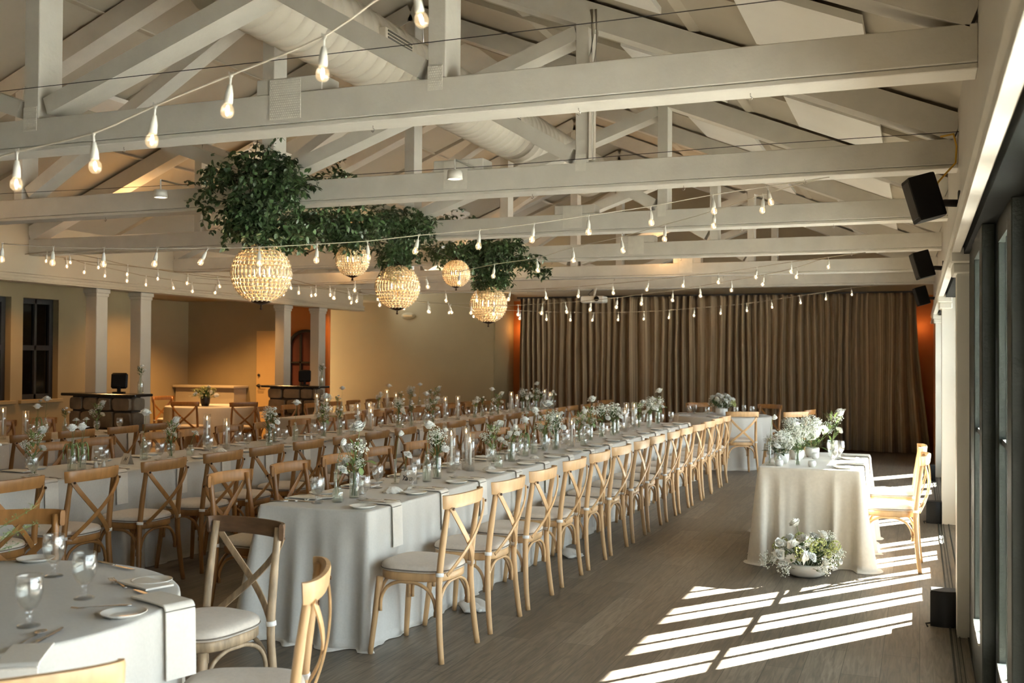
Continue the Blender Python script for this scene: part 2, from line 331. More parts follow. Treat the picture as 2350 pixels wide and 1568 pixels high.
# ------------------------------------------------------------ room shell
XR, XL, YB = 0.22, -9.83, 19.6
ROOF0, PITCH, RX = 3.17, 0.41, -4.8
def ceil_z(x): return ROOF0 + PITCH*(min(XR-x, x-XL))
struct(MB().box(-16, 1.6, -4, 20.2, -.12, 0), 'floor', M['floor'])
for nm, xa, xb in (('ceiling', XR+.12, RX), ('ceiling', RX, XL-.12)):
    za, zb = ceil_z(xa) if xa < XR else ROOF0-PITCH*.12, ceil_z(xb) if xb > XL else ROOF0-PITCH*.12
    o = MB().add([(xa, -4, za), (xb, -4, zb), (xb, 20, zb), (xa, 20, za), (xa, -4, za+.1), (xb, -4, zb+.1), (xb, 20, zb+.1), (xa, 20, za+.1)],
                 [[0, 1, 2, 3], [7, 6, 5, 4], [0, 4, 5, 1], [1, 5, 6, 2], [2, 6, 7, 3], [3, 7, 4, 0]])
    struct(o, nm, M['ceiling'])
# right wall above the folding doors
struct(MB().box(XR, XR+.14, -4, 19.6, 2.30, 3.2), 'wall_right', M['header'])
c = MB(); prof = [(0, 0), (.045, 0), (.045, .03), (.03, .045), (.03, .10), (.042, .12), (.042, .16), (0, .18)]
c.sweep([(XR, -4, 2.25), (XR, 19.6, 2.25)], [(-a, b) for a, b in prof]); struct(c, 'trim_1', M['truss'])
struct(MB().box(XR+.02, .62, -4, 19.6, 2.24, 2.30), 'trim_2', M['head'])   # door head
struct(MB().box(XR+.14, .72, -4, 19.6, 2.30, 2.42), 'trim_3', M['head'])
# porch roof outside that shades the top of the doors
struct(MB().box(.72, 1.15, -4, 19.6, 2.546, 2.68), 'ceiling_porch', M['trim'])
struct(MB().box(.60, .74, -4, 19.6, 2.40, 2.60), 'wall_porch', M['trim'])
for i, yp in enumerate((6.65, 11.15, 15.55)):
    p = MB(); d = .30 if i < 2 else .3
    p.cbox(.21, .60, yp, yp+d, 0, 2.26, .004)
    p.box(.204, .21, yp+.05, yp+d-.05, 0, 2.2)
    p.box(.205, .60, yp-.006, yp, 0, 2.2)
    p.cbox(.165, .30, yp-.045, yp+d+.045, 2.19, 2.28, .01); p.cbox(.18, .30, yp-.025, yp+d+.025, 2.13, 2.19, .008)
    struct(p, 'trim_%d' % (i+4), M['trim'])
struct(MB().box(.165, .177, 2, 19.5, 0, .008).box(.195, .20, 2, 19.5, 0, .006).box(.215, .22, 2, 19.5, 0, .006).box(.26, .27, 2, 19.5, 0, .006), 'trim_7', M['dark_wood'])
# wall behind the camera, patio, and a dark backdrop added to blacken the door glass
struct(MB().box(-14, .6, -4.15, -4, 0, 5.6), 'wall_front', M['greige'])
struct(MB().box(XR+.02, XR+.3, -4, .3, 0, 2.3), 'wall_daylight_block', M['header'])  # doorless stretch added to cut daylight from behind the camera
struct(MB().box(.62, 26, -6, 40, -.16, -.04), 'floor_patio', mat('patio_concrete', (.80, .79, .75), .85, noise=(3, .1, (1, 1, 1))))
struct(MB().box(.62, 6, 27, 28, -.1, 9).box(1.0, 1.6, 6, 27, -.1, .30), 'wall_backdrop', mat('black_backdrop', (.004, .006, .003), .95, noise=(6, .7, (1, 1, 1))))
# back walls
struct(MB().box(-8.2, XR+.1, YB, YB+.15, 0, 2.9), 'wall_back', M['rust'])
struct(MB().add([(XR+.1, YB-.02, 2.76), (XL-.1, YB-.02, 2.76), (XL-.1, YB-.02, 3.1), (RX, YB-.02, 5.3), (XR+.1, YB-.02, 3.1),
                 (XR+.1, YB+.1, 2.76), (XL-.1, YB+.1, 2.76), (XL-.1, YB+.1, 3.1), (RX, YB+.1, 5.3), (XR+.1, YB+.1, 3.1)],
                [[0, 1, 2, 3, 4], [9, 8, 7, 6, 5], [0, 5, 6, 1], [1, 6, 7, 2], [2, 7, 8, 3], [3, 8, 9, 4], [4, 9, 5, 0]]), 'wall_gable', M['cream'])
struct(MB().box(-12.1, -7.66, 18.6, 18.75, 0, 2.9).box(-7.74, -7.64, 18.62, 19.6, 0, 2.9), 'wall_panel', M['greige'])
struct(MB().box(XR, XR+.4, 16.9, YB, 0, 2.3), 'wall_corner', M['rust'])
# left side: bulkhead, aisle ceiling, outer wall with dark windows, nook
struct(MB().box(XL-.14, XL, -4, 17.35, 2.56, 3.2), 'wall_bulkhead', M['cream'])
b = MB(); b.sweep([(XL, 17.35, 2.48), (XL, -4, 2.48)], [(-a*.8, b_*.55) for a, b_ in prof]); b.box(XL-.2, XL, -4, 17.35, 2.48, 2.56); struct(b, 'trim_8', M['cream'])
struct(MB().box(-16, XL-.14, -4, 18.7, 2.72, 2.85), 'ceiling_aisle', M['greige'])
wl = MB(); wins = [(8.9, 9.55), (9.9, 10.60), (10.80, 11.43)]; ys = -4
edges = [-4]+[e for w in wins for e in w]+[13.3]
WX = -11.4
for i in range(0, len(edges), 2): wl.box(WX-.25, WX, edges[i], edges[i+1], 0, 2.85)
for y0, y1 in wins: wl.box(WX-.25, WX, y0, y1, 0, 1.0); wl.box(WX-.25, WX, y0, y1, 2.40, 2.85)
struct(wl, 'wall_left', M['greige'])
for i, (y0, y1) in enumerate(wins):
    fr = MB()
    for a, b_ in ((y0, y0+.07), (y1-.07, y1), ((y0+y1)/2-.02, (y0+y1)/2+.02)): fr.box(WX-.16, WX-.10, a, b_, 1.0, 2.4)
    for a, b_ in ((1.0, 1.07), (2.33, 2.40), (1.68, 1.75)): fr.box(WX-.16, WX-.10, y0+.07, y1-.07, a, b_)
    w = tag(fr.build('window_%d' % (i+1), M['iron'], None, False), kind='structure')
    MB().box(WX-.135, WX-.130, y0+.07, y1-.07, 1.07, 2.33).build('pane', M['dull_pane'], w, False)
    MB().cbox(WX-.02, WX+.05, y0-.06, y1+.06, .95, 1.0, .006).build('sill', M['greige'], w, False)
struct(MB().box(-13.2, -12.9, -4, 13.3, -.1, 3.2), 'wall_backing', mat('black_backing', (.004, .006, .003), .95, noise=(6, .7, (1, 1, 1))))  # black sheet added behind the left windows to keep their panes dark
struct(MB().box(-14.2, WX-.25, 13.1, 13.3, 0, 2.85), 'wall_return', M['greige'])
struct(MB().box(-14.15, -14, 13.3, 17.6, 0, 2.85), 'wall_nook', M['greige'])
nb = MB(); DX0, DX1 = -12.33, -11.60
# nook back wall with a plain door and an arched doorway
NB = MB(); NB.box(-14.1, DX0, 17.5, 17.65, 0, 2.85); NB.box(DX0, DX1, 17.5, 17.65, 2.12, 2.85); struct(NB, 'wall_nookback', M['greige'])
struct(MB().box(DX1, -10.72, 17.56, 17.65, 0, 2.85), 'wall_arch', M['rust'])
dm = MB().cbox(DX0, DX1, 17.50, 17.60, .0, 2.125, .004); d1 = tag(dm.build('door_1', M['door_tan'], None, False), kind='structure')
MB().cbox(-11.83, -11.69, 17.485, 17.50, 1.60, 1.66, .003).cbox(-11.83, -11.69, 17.485, 17.50, 1.46, 1.585, .003).build('door_plaque', M['black'], d1, False)
h = MB().lathe([(.001, -.03), (.035, -.028), (.035, 0), (.012, .002), (.012, .05), (.001, .05)], 14); h.xf(Matrix.Translation((-12.26, 17.47, 1.03)) @ Matrix.Rotation(PI/2, 4, 'X'))
h.beam((-12.26, 17.42, 1.03), (-12.13, 17.42, 1.03), .02, .02); h.build('lever_handle', M['iron'], d1)
MB().ball((-12.26, 17.485, 1.24), .028, 10, 6).build('deadbolt', M['iron'], d1)
def arch_door():
    m = MB(); x0, x1, zt, r = -11.57, -10.75, 1.81, .41; cx = (x0+x1)/2
    def arc(rr, n=16): return [(cx+rr*math.cos(PI-PI*i/n), zt+rr*.82*math.sin(PI-PI*i/n)) for i in range(n+1)]
    outer = [(x0, 0)]+arc(r)+[(x1, 0)]; inner = [(x0+.06, .0)]+arc(r-.06)+[(x1-.06, 0)]
    n = len(outer); vs = [(x, 17.46, z) for x, z in outer]+[(x, 17.46, z) for x, z in inner]+[(x, 17.52, z) for x, z in outer]+[(x, 17.52, z) for x, z in inner]; fs = []
    for i in range(n-1):
        fs += [[i, i+1, n+i+1, n+i], [2*n+i, 3*n+i, 3*n+i+1, 2*n+i+1], [n+i, n+i+1, 3*n+i+1, 3*n+i], [i, 2*n+i, 2*n+i+1, i+1]]
    m.add(vs, fs)
    for x in (cx-.13, cx+.13): m.box(x-.018, x+.018, 17.47, 17.51, 0, 2.05)
    for z in (.5, 1.0, 1.5): m.box(x0+.05, x1-.05, 17.47, 17.51, z-.015, z+.015)
    d = tag(m.build('door_2', M['iron'], None, False), kind='structure')
    k = MB(); ap = [(x0+.05, 0)]+arc(r-.04)+[(x1-.05, 0)]; k.add([(x, 17.515, z) for x, z in ap], [list(range(len(ap)))]); k.add([(x, 17.53, z) for x, z in ap], [list(range(len(ap)))[::-1]])
    k.build('door_panel', M['red_dark'], d, False)
arch_door()
# white ledge in the nook
tag(MB().cbox(-13.98, -12.5, 17.0, 17.49, .98, 1.03, .01).box(-13.96, -12.55, 17.08, 17.48, 0, .98).build('side_counter', M['cream'], None, False), 'cream painted ledge counter against the warm nook wall', 'counter')
# square columns on the left
for i, (ya, yb) in enumerate(((10.54, 10.74), (11.36, 11.57), (14.80, 15.0), (15.88, 16.10))):
    c = MB().cbox(-10.06, -9.88, ya, yb, 0, 2.48, .006).cbox(-10.085, -9.855, ya-.025, yb+.025, 2.42, 2.48, .01).cbox(-10.07, -9.87, ya-.012, yb+.012, 2.38, 2.42, .005)
    struct(c, 'trim_%d' % (10+i), M['column'])
# thin slab ceiling of the porch side and the wall vent
ev = MB().lathe([(.001, 0), (.13, 0), (.15, .02), (.15, .03), (.001, .03)], 24, sy=.45); ev.xf(Matrix.Translation((-9.5, 18.6, 2.44)) @ Matrix.Rotation(PI/2, 4, 'X'))
ex = empty('wall_sconce', (0, 0, 0), 0, 'oval tan fixture high on the far greige wall', 'wall fixture'); ev.build('housing', M['greige'], ex)
MB().cbox(-9.6, -9.4, 18.555, 18.57, 2.42, 2.46, .004).build('lens', M['door_tan'], ex, False)
# ------------------------------------------------------------ folding glass doors along the right wall
def leaf(dn, yc, xd, w=.92):
    y0, y1 = yc-w/2, yc+w/2; g0, g1 = yc-.25, yc+.25; x0, x1 = xd-.0285, xd+.0285; m = MB()
    m.cbox(x0, x1, y0, g0, .02, 2.24, .004); m.cbox(x0, x1, g1, y1, .02, 2.24, .004)
    m.box(x0, x1, g0, g1, .02, .28); m.box(x0, x1, g0, g1, 2.14, 2.24)
    d = tag(m.build('door_%d' % dn, M['dark_wood'], None, False), kind='structure')
    g = MB(); g.box(xd-.014, xd+.014, g0, g1, 1.25, 1.275); g.box(xd-.014, xd+.014, yc-.013, yc+.013, .28, 2.14); g.build('glazing_bar', M['dark_wood'], d, False)
    st = MB(); st.box(x0-.006, x1+.004, g0, g1, .28, .292); st.build('glass_stop', M['trim'], d, False)
    MB().box(xd-.003, xd+.003, g0, g1, .28, 2.14).build('pane', M['pane'], d, False)
dn = 3
for yc, xd in ((7.41, .29), (8.23, .35), (9.03, .41), (9.83, .47), (10.65, .53), (11.85, .29), (12.66, .35), (13.46, .41), (14.27, .47), (15.08, .53),
               (1.56, .29), (.74, .35), 
               (5.62, .29), (4.80, .35), (3.99, .41), (3.18, .47), (2.38, .53), (16.35, .41)):
    leaf(dn, yc, xd); dn += 1
struct(MB().box(.27, .33, 6.03, 6.64, 0, 2.24), 'trim_15', M['dark_wood'])
# ------------------------------------------------------------ trusses
TY = [4.58, 6.93, 9.38, 11.95, 14.75, 17.25]
TW = .19; CB, CT = 2.80, 2.985
def truss(i, y):
    t = empty('roof_truss', (0, y, 0), 0, 'white painted roof truss of timber, ' + ('the one nearest the camera' if i == 0 else '%s one back into the hall' % ORD[i]), 'roof truss', 'white roof trusses')
    m = MB().cbox(XL, XR, 0, TW, CB+.028, CT, .004).cbox(XL, XR, .004, TW-.004, CB, CB+.026, .004); m.build('bottom_chord', M['truss'], t, False)
    def zlow(x): return CT-.02+PITCH*min(XR-x, x-XL)
    for s in (1, -1):
        xe = XR if s == 1 else XL
        a = (xe, TW/2, CT-.02+.085); b = (RX, TW/2, zlow(RX)+.085)
        MB().beam(a, b, TW, .17).build('top_chord', M['truss'], t, False)
    MB().cbox(RX-.055, RX+.055, .005, TW-.005, CT, zlow(RX)+.1, .004).build('king_post', M['truss'], t, False)
    for x in (-2.2, -7.4):
        MB().cbox(x-.048, x+.048, .005, TW-.005, CT, zlow(x)+.03, .004).build('post', M['truss'], t, False)
    for s in (1, -1):
        xo = RX+s*2.6
        MB().beam((RX+s*.10, TW/2, CT+.07), (xo-s*.05, TW/2, zlow(xo)-.05), TW-.02, .10).build('brace', M['truss'], t, False)
        MB().beam((RX+s*.08, TW/2+.0, zlow(RX)-.55), (xo-s*.09, TW/2, CT+.06), TW-.03, .10).build('brace', M['truss'], t, False)
    # splice block and punched plates
    xs = {0: -3.05, 1: -3.15, 2: -3.05, 3: -3.1, 4: -3.1, 5: -3.1}[i]
    MB().cbox(xs-.20, xs+.20, .01, TW-.01, CT, CT+.085, .005).build('splice_block', M['truss'], t, False)
    def plate(x0, x1, z0, z1):
        g = MB().box(x0, x1, -.003, 0, z0, z1); nx = int((x1-x0)/.012); nz = int((z1-z0)/.012)
        for a in range(nx):
            for b_ in range(nz):
                px = x0+(a+.5+.5*(b_ % 2))*(x1-x0)/(nx+.5); pz = z0+(b_+.5)*(z1-z0)/nz; g.box(px-.0035, px+.0035, -.0055, -.003, pz-.0015, pz+.0015)
        g.build('punched_plate', M['zinc'], t, False)
    plate(xs-.11, xs+.08, CB+.05, CT+.075)
    if i < 3: plate(-2.245, -2.165, CT-.06, CT+.06); plate(RX-.05, RX+.05, CT-.07, CT+.07)
    for hx in (-6.5, -4.2, -2.6, -1.5, -.7):
        MB().tube([(hx, TW/2, CB), (hx, TW/2, CB-.012), (hx+.010, TW/2, CB-.022), (hx, TW/2, CB-.034), (hx-.010, TW/2, CB-.026)], .0022, 5).build('cup_hook', M['steel'], t)
    return t
for i, y in enumerate(TY): truss(i, y)
# ceiling battens and white acoustic boards between trusses
bt = MB()
for y in [3.4]+[ (TY[i]+TY[i+1])/2+.1 for i in range(5)]+[18.6]:
    for s in (1, -1):
        xe = XR if s == 1 else XL; bt.beam((xe, y, ROOF0-.02), (RX, y, ceil_z(RX)-.02), .045, .05)
for x in (-1.4, -3.1, -6.5, -8.2): bt.beam((x, 2, ceil_z(x)-.006), (x, YB, ceil_z(x)-.006), .09, .012)
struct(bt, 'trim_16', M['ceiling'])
k = 0
for i in range(5):
    ym = (TY[i]+TY[i+1]+.19)/2
    for x0, x1, wy in ((-.92, -.26, 1.05), (-2.15, -1.50, 1.0), (-7.9, -7.3, 1.0)):
        s = 1 if x0 > RX else -1
        def zz(x): return ceil_z(x)-.11
        m = MB(); vs = [(x0, -wy/2, zz(x0)), (x1, -wy/2, zz(x1)), (x1, wy/2, zz(x1)), (x0, wy/2, zz(x0))]
        m.add(vs+[(a, b_, c_+.045) for a, b_, c_ in vs], [[3, 2, 1, 0], [4, 5, 6, 7], [0, 1, 5, 4], [1, 2, 6, 5], [2, 3, 7, 6], [3, 0, 4, 7]])
        place_lbl = {-.92: 'low on the slope above the glass doors', -2.15: 'higher on the slope above the glass doors', -7.9: 'on the far left slope'}[x0]
        o = m.build('acoustic_board', M['board'], None, False, (0, ym, 0))
        tag(o, 'white rectangular board %s, in the %s bay' % (place_lbl, ['nearest', 'second', 'third', 'fourth', 'fifth'][i]), 'ceiling board', 'white boards under the roof slope')
        for px in (x0+.1, x1-.1): MB().tube([(px, 0, zz(px)+.04), (px, 0, ceil_z(px)+.01)], .006, 6).build('hanger', M['steel'], o)
# ducts
def duct(x, z, y0, y1, r, lab):
    t = empty('air_duct', (x, y0, z), 0, lab, 'duct'); n = 28; pr = []; L_ = y1-y0; k = int(L_/.13)
    prof_ = [(.001, 0), (r*.98, 0)]
    for i in range(k):
        a = i*L_/k; prof_ += [(r, a+.002), (r, a+L_/k-.012), (r+.006, a+L_/k-.008), (r+.006, a+L_/k-.002)]
    prof_ += [(r, L_), (.001, L_)]
    m = MB().lathe(prof_, n); m.xf(Matrix.Rotation(-PI/2, 4, 'X')); m.build('duct_pipe', M['duct'], t)
    for yv in (1.4, 3.6):
        if yv > L_-.4: continue
        v = MB(); v.cbox(r-.06, r+.05, yv, yv+.42, -.12, .06, .006); fr = v.build('register_box', M['duct'], t, False)
        sl = MB()
        for j in range(7): sl.box(r+.05, r+.056, yv+.03, yv+.39, -.105+j*.023, -.093+j*.023)
        sl.build('louvre', M['vent'], fr, False)
    for yv in (.3, 2.6, 4.9):
        if yv < L_: MB().tube([(0, yv, r), (0, yv, r+.5)], .006, 6).build('hanger', M['steel'], t)
duct(-3.72, 3.83, 4.9, 12.0, .26, 'white round spiral air duct running through the trusses')
# conduit on the second truss post, wires
tag(MB().tube([(-2.13, 6.93, 4.05), (-2.12, 6.93, 3.9), (-2.135, 6.92, 3.7), (-2.135, 6.92, 3.0)], .014, 8).tube([(-2.10, 6.93, 4.05), (-2.09, 6.93, 3.88), (-2.105, 6.92, 3.66), (-2.105, 6.92, 3.0)], .010, 8)
    .build('flexible_conduit', M['duct'], None), 'pale flexible conduit running down the second truss post', 'conduit')
def px_line(pts, Y): return [aty(x, y, Y) for x, y in pts]
tag(MB().tube(px_line([(-60, 217), (600, 142), (1175, 75), (1950, -20), (2200, -52)], 4.35), .0022, 5).build('steel_wire', M['iron'], None), 'thin dark wire stretched across in front of the nearest truss', 'wire')
tag(MB().tube(px_line([(-60, 448), (600, 415), (1175, 378), (1700, 335), (2205, 302)], 6.80), .0022, 5).build('steel_wire', M['iron'], None), 'thin dark wire stretched across in front of the second truss', 'wire')
# yellow cable by the first speaker
tag(MB().tube([(.12, 6.88, 2.99), (.19, 6.80, 2.985), (.205, 6.75, 2.9), (.20, 6.74, 2.8), (.10, 6.7, 2.68), (.10, 6.68, 2.6)], .006, 6).build('speaker_cable', M['yellow'], None), 'yellow cable dropping from the truss to the nearest wall speaker', 'cable')
# ------------------------------------------------------------ wall speakers, floor boxes, projector
def wall_speaker(loc, label):
    t = empty('wall_speaker', loc, 0, label, 'speaker', 'black speakers on the right wall')
    R_ = Matrix.Translation((-.20, -.02, .035)) @ Matrix.Rotation(math.radians(-16), 4, 'Y') @ Matrix.Rotation(math.radians(18), 4, 'Z')
    b = MB(); pr = [(-.12, -.11), (.10, -.11), (.14, -.08), (.155, 0), (.14, .08), (.10, .11), (-.12, .11)]
    rings = [[(x*.96, y*.96, -.16) for x, y in pr], [(x, y, -.15) for x, y in pr], [(x, y, .15) for x, y in pr], [(x*.96, y*.96, .16) for x, y in pr]]
    b.ring_stack(rings, True, True); b.xf(Matrix.Diagonal((.62, .62, .82, 1))); b.xf(R_); b.build('cabinet', M['black'], t, 'auto')
    g = MB().cbox(-.079, -.073, -.06, .06, -.11, .11, .002); g.xf(R_); g.build('grille', M['iron'], t, False)
    a = MB().cbox(-.012, 0, -.045, .045, -.07, .07, .003); a.tube([(-.01, 0, 0), (-.08, 0, .005), (-.12, -.01, .0)], .022, 10); a.build('bracket', M['iron'], t)
wall_speaker((XR, 6.62, 2.54), 'black speaker with a yellow cable, nearest of the three on the right wall')
wall_speaker((XR, 11.13, 2.53), 'middle one of the three black wall speakers')
wall_speaker((XR, 16.0, 2.50), 'farthest of the three black wall speakers, beside the curtain')
def floor_box(loc, label, s=1):
    t = empty('floor_speaker', loc, 0, label, 'speaker', 'black boxes on the floor by the pilasters')
    b = MB(); n = 14; front = [(-.075+.0*i, 0) for i in range(0)]
    pr = [(-.075, -.05)]+[(-.075+.15*i/8, -.05-.02*math.sin(PI*i/8)) for i in range(1, 8)]+[(.075, -.05), (.075, .075), (-.075, .075)]
    b.ring_stack([[(x, y, .0) for x, y in pr], [(x, y, .205 + .0*y) for x, y in pr], [(x*.93, y*.93, .215) for x, y in pr]], True, True); b.build('cabinet', M['black'], t, 'auto')
    MB().tube([(-.077, -.06, .02), (-.10, -.08, .02), (-.09, -.1, .005)], .005, 6).build('connector', M['iron'], t)
floor_box((.135, 6.92, 0), 'nearest black curved box on the floor by the doors')
floor_box((.135, 11.22, 0), 'black curved box on the floor behind the sweetheart chairs')
floor_box((.12, 15.1, 0), 'farthest black curved box on the floor near the curtain')
pj = empty('projector', (-5.16, 17.0, 2.62), 0, 'small white projector hanging under the far truss', 'projector')
MB().cbox(-.2, .2, -.14, .14, -.06, .05, .015).build('body', M['trim'], pj, False)
lens = MB().lathe([(.001, 0), (.04, 0), (.045, .03), (.03, .03), (.001, .02)], 14); lens.xf(Matrix.Translation((.09, -.14, 0)) @ Matrix.Rotation(PI/2, 4, 'X')); lens.build('lens', M['black'], pj)
MB().tube([(0, 0, .05), (0, .1, .2)], .02, 8).build('mount', M['trim'], pj); MB().tube([(-.05, .14, 0), (-.15, .16, .1), (-.05, .12, .18)], .008, 6).build('cable', M['iron'], pj)
# lit round lamps tucked under the truss line
for x, y, z, wh in ((-5.56, 6.6, 2.86, 'left'), (-3.02, 6.6, 2.86, 'right')):
    t = empty('can_light', (x, y, z), 0, 'round lit can lamp hanging behind the nearest truss, %s of the greenery' % wh, 'lamp')
    MB().lathe([(.001, .06), (.05, .06), (.055, .0), (.05, 0), (.045, .01)], 18).build('can', M['trim'], t)
    MB().lathe([(.001, .004), (.046, .004), (.046, .008), (.001, .008)], 18).build('lamp_face', M['lampface'], t)
    MB().tube([(0, 0, .06), (0, 0, .14), (0, .33, .14)], .008, 6).build('arm', M['trim'], t)
    light('can_glow', 'SPOT', (x, y, z-.01), 8, (1, .80, .55), spot_size=2.2, spot_blend=.6, shadow_soft_size=.04)
# ------------------------------------------------------------ curtain
def curtain():
    m = bpy.data.meshes.new('stage_curtain'); xs0, xs1 = -7.35, -.06; n = 900; vs = []; fs = []; uvs = []
    rows = [2.78, 2.72, 2.4, 1.8, 1.2, .6, .06]; rr = random.Random(5); ph = [0.0]
    for i in range(n): ph.append(ph[-1]+.36+.10*math.sin(i*.037)+.06*math.sin(i*.011+1)+rr.uniform(-.03, .03))
    for j, z in enumerate(rows):
        t = (2.78-z)/2.72
        for i in range(n+1):
            u = i/n; x = xs0+(xs1-xs0)*u
            if j >= 2: x += (.10*t*(u > .93)*(u-.93)/.07) if False else 0
            x += .38*(t**1.5)*max(0, (u-.96)/.04) * .6
            amp = .065+.02*math.sin(i*.05+j*.2); y = 19.2+amp*math.sin(ph[i])+.012*math.sin(ph[i]*2.3+j*.4)
            if z < .1: z_ = .05+.03*math.sin(i*.013)
            else: z_ = z
            vs.append((x+.010*math.sin(j*1.3+i*.05), y, z_)); 
    for j in range(len(rows)-1):
        for i in range(n):
            a = j*(n+1)+i; fs.append([a, a+1, a+n+2, a+n+1]); uvs += [(i/n*6, j/6), ((i+1)/n*6, j/6), ((i+1)/n*6, (j+1)/6), (i/n*6, (j+1)/6)]
    m.from_pydata(vs, [], fs); m.polygons.foreach_set('use_smooth', [True]*len(fs)); uv = m.uv_layers.new(name='UVMap')
    uv.data.foreach_set('uv', [c for p in uvs for c in p]); m.materials.append(M['curtain'])
    o = bpy.data.objects.new('stage_curtain', m); COL.objects.link(o); sm = o.modifiers.new('thick', 'SOLIDIFY'); sm.thickness = .006
    tag(o, 'tall taupe striped pleated curtain across the far wall', 'curtain')
    MB().box(-7.4, .0, 19.15, 19.25, 2.78, 2.81).build('curtain_track', M['iron'], o, False)
curtain()
# ------------------------------------------------------------ chairs
def seat_outline(wf, wb, d, n=40, e=3.2):
    out = []
    for i in range(n):
        a = 2*PI*i/n; c_, s_ = math.cos(a), math.sin(a); x = abs(c_)**(2/e)*(1 if c_ > 0 else -1); y = abs(s_)**(2/e)*(1 if s_ > 0 else -1)
        w = wb/2+(wf-wb)/2*(y+1)/2; out.append((x*w, y*d/2))
    return out
RR = [(-.5, -.34), (-.34, -.5), (.34, -.5), (.5, -.34), (.5, .34), (.34, .5), (-.34, .5), (-.5, .34)]
def rprof(w, h): return [(a*w, b*h) for a, b in RR]
def bez(pts, n=12):
    P = [Vector(p) for p in pts]; out = []
    for i in range(n+1):
        t = i/n; Q = P[:]
        while len(Q) > 1: Q = [Q[j]*(1-t)+Q[j+1]*t for j in range(len(Q)-1)]
        out.append(Q[0])
    return out
def catmull(pts, n=5):
    P = [Vector(p) for p in pts]; P = [P[0]*2-P[1]]+P+[P[-1]*2-P[-2]]; out = []
    for i in range(1, len(P)-2):
        for k in range(n):
            t = k/n; a, b, c_, d = P[i-1], P[i], P[i+1], P[i+2]
            out.append(.5*((2*b)+(c_-a)*t+(2*a-5*b+4*c_-d)*t*t+(3*b-a-3*c_+d)*t**3))
    out.append(P[-2]); return out
def make_chair(wood, rail_mat=None):
    t = empty('cross_back_chair', cat='chair'); t['category'] = 'chair'
    ol = seat_outline(.43, .37, .41)
    MB().ring_stack([[(x*.90, y*.90, .425) for x, y in ol], [(x*.975, y*.975, .412) for x, y in ol], [(x, y, .418) for x, y in ol], [(x, y, .450) for x, y in ol], [(x*.985, y*.985, .456) for x, y in ol], [(x*.9, y*.9, .456) for x, y in ol]], True, True).build('seat_frame', wood, t)
    cu = [(1.0, .458), (1.015, .466), (1.025, .476), (1.01, .488), (.96, .498), (.8, .503), (.4, .506)]
    cs = MB().ring_stack([[(x*k, y*k, z) for x, y in ol] for k, z in cu], True, True).build('cushion', M['cushion'], t)
    MB().tube([(x*1.025, y*1.025, .470) for x, y in ol], .0035, 5, closed=True).build('piping', M['piping'], cs)
    for s in (-1, 1):
        back = catmull([(s*.228, -.222, 0), (s*.218, -.205, .14), (s*.203, -.192, .32), (s*.196, -.192, .46), (s*.192, -.212, .66), (s*.188, -.243, .868)], 4)
        n = len(back); MB().tube(back, [.0155+.003*min(1, i/(n*.4)) - (.002 if i > n*.8 else 0) for i in range(n)], 10).build('leg', wood, t)
        MB().tube(catmull([(s*.205, .222, 0), (s*.190, .203, .2), (s*.178, .180, .42)], 4), [.0150, .0155, .016, .0165, .017, .018, .0185, .019, .019], 10).build('leg', wood, t)
        MB().tube([(s*.198, -.192, .452), (s*.196, -.192, .472)], .0225, 12).build('cushion_tie', M['tie'], t)
    rail = bez([(-.222, -.222, .851), (-.225, -.262, .853), (-.12, -.300, .857), (.12, -.300, .857), (.225, -.262, .853), (.222, -.222, .851)], 16)
    MB().sweep(rail, rprof(.022, .072), (0, -.12, 1)).build('top_rail', rail_mat or wood, t, 'auto')
    for s in (-1, 1):
        off = .006*(s+1)
        sl = bez([(s*.196, -.258-off, .822), (s*.13, -.292-off, .70), (s*-.05, -.285-off, .58), (s*-.165, -.215-off*.5, .455)], 14)
        m = MB().sweep(sl, rprof(.030, .009), (0, 1, .25))
        o = m.build('cross_slat', wood, t, 'auto')
        b = MB().lathe([(.001, -.003), (.008, -.002), (.008, .003), (.001, .003)], 10); b.xf(Matrix.Translation((s*.192, -.272-off, .815)) @ Matrix.Rotation(PI/2, 4, 'X')); b.build('bolt', M['bronze'], o)
    ft = [(.190, .203), (.203, -.198)]
    def arch(a, b, zf=.235, top=.402):
        A, B = Vector((a[0], a[1], zf)), Vector((b[0], b[1], zf)); mid = (A+B)/2; ln = (B-A)
        pts = [A+ln*.05, A+ln*.06+V(0, 0, .07), A+ln*.16+V(0, 0, .135), A+ln*.34+V(0, 0, top-zf), mid+V(0, 0, top-zf+.003), A+ln*.66+V(0, 0, top-zf), A+ln*.84+V(0, 0, .135), A+ln*.94+V(0, 0, .07), B-ln*.05]
        MB().tube(catmull(pts, 3), .0098, 8).build('bentwood_brace', wood, t)
    f = .185; arch((-f, .185), (f, .185)); arch((-.2, -.185), (.2, -.185)); arch((-.195, -.185), (-.185, .19)); arch((.195, -.185), (.185, .19))
    return t
CH = make_chair(M['oak']); CHD = make_chair(M['oak_dark']); CHG = make_chair(M['oak_grey'], M['oak_rail'])
def chair(p, x, y, face, label, group): return place(p, (x, y, 0), face, label, group)
FL, FR = PI/2, -PI/2      # facing -X, facing +X
R1R = [5.235, 5.89, 6.515, 7.22, 7.86, 8.5, 9.13, 9.76, 10.40, 11.03, 11.66, 12.30, 12.93, 13.50]
for i, y in enumerate(R1R): chair(CH, -2.56+rnd.uniform(-.012, .012), y, FL+rnd.uniform(-.03, .03), '%s light oak cross-back chair on the aisle side of the nearest long table' % ORD[i], 'chairs on the aisle side of the first long table')
R1L = [5.48+.645*i for i in range(13)]
for i, y in enumerate(R1L): chair(CHD, -3.80+rnd.uniform(-.02, .02), y, FR+rnd.uniform(-.06, .06), '%s honey oak chair on the inner side of the nearest long table' % ORD[i], 'chairs on the inner side of the first long table')
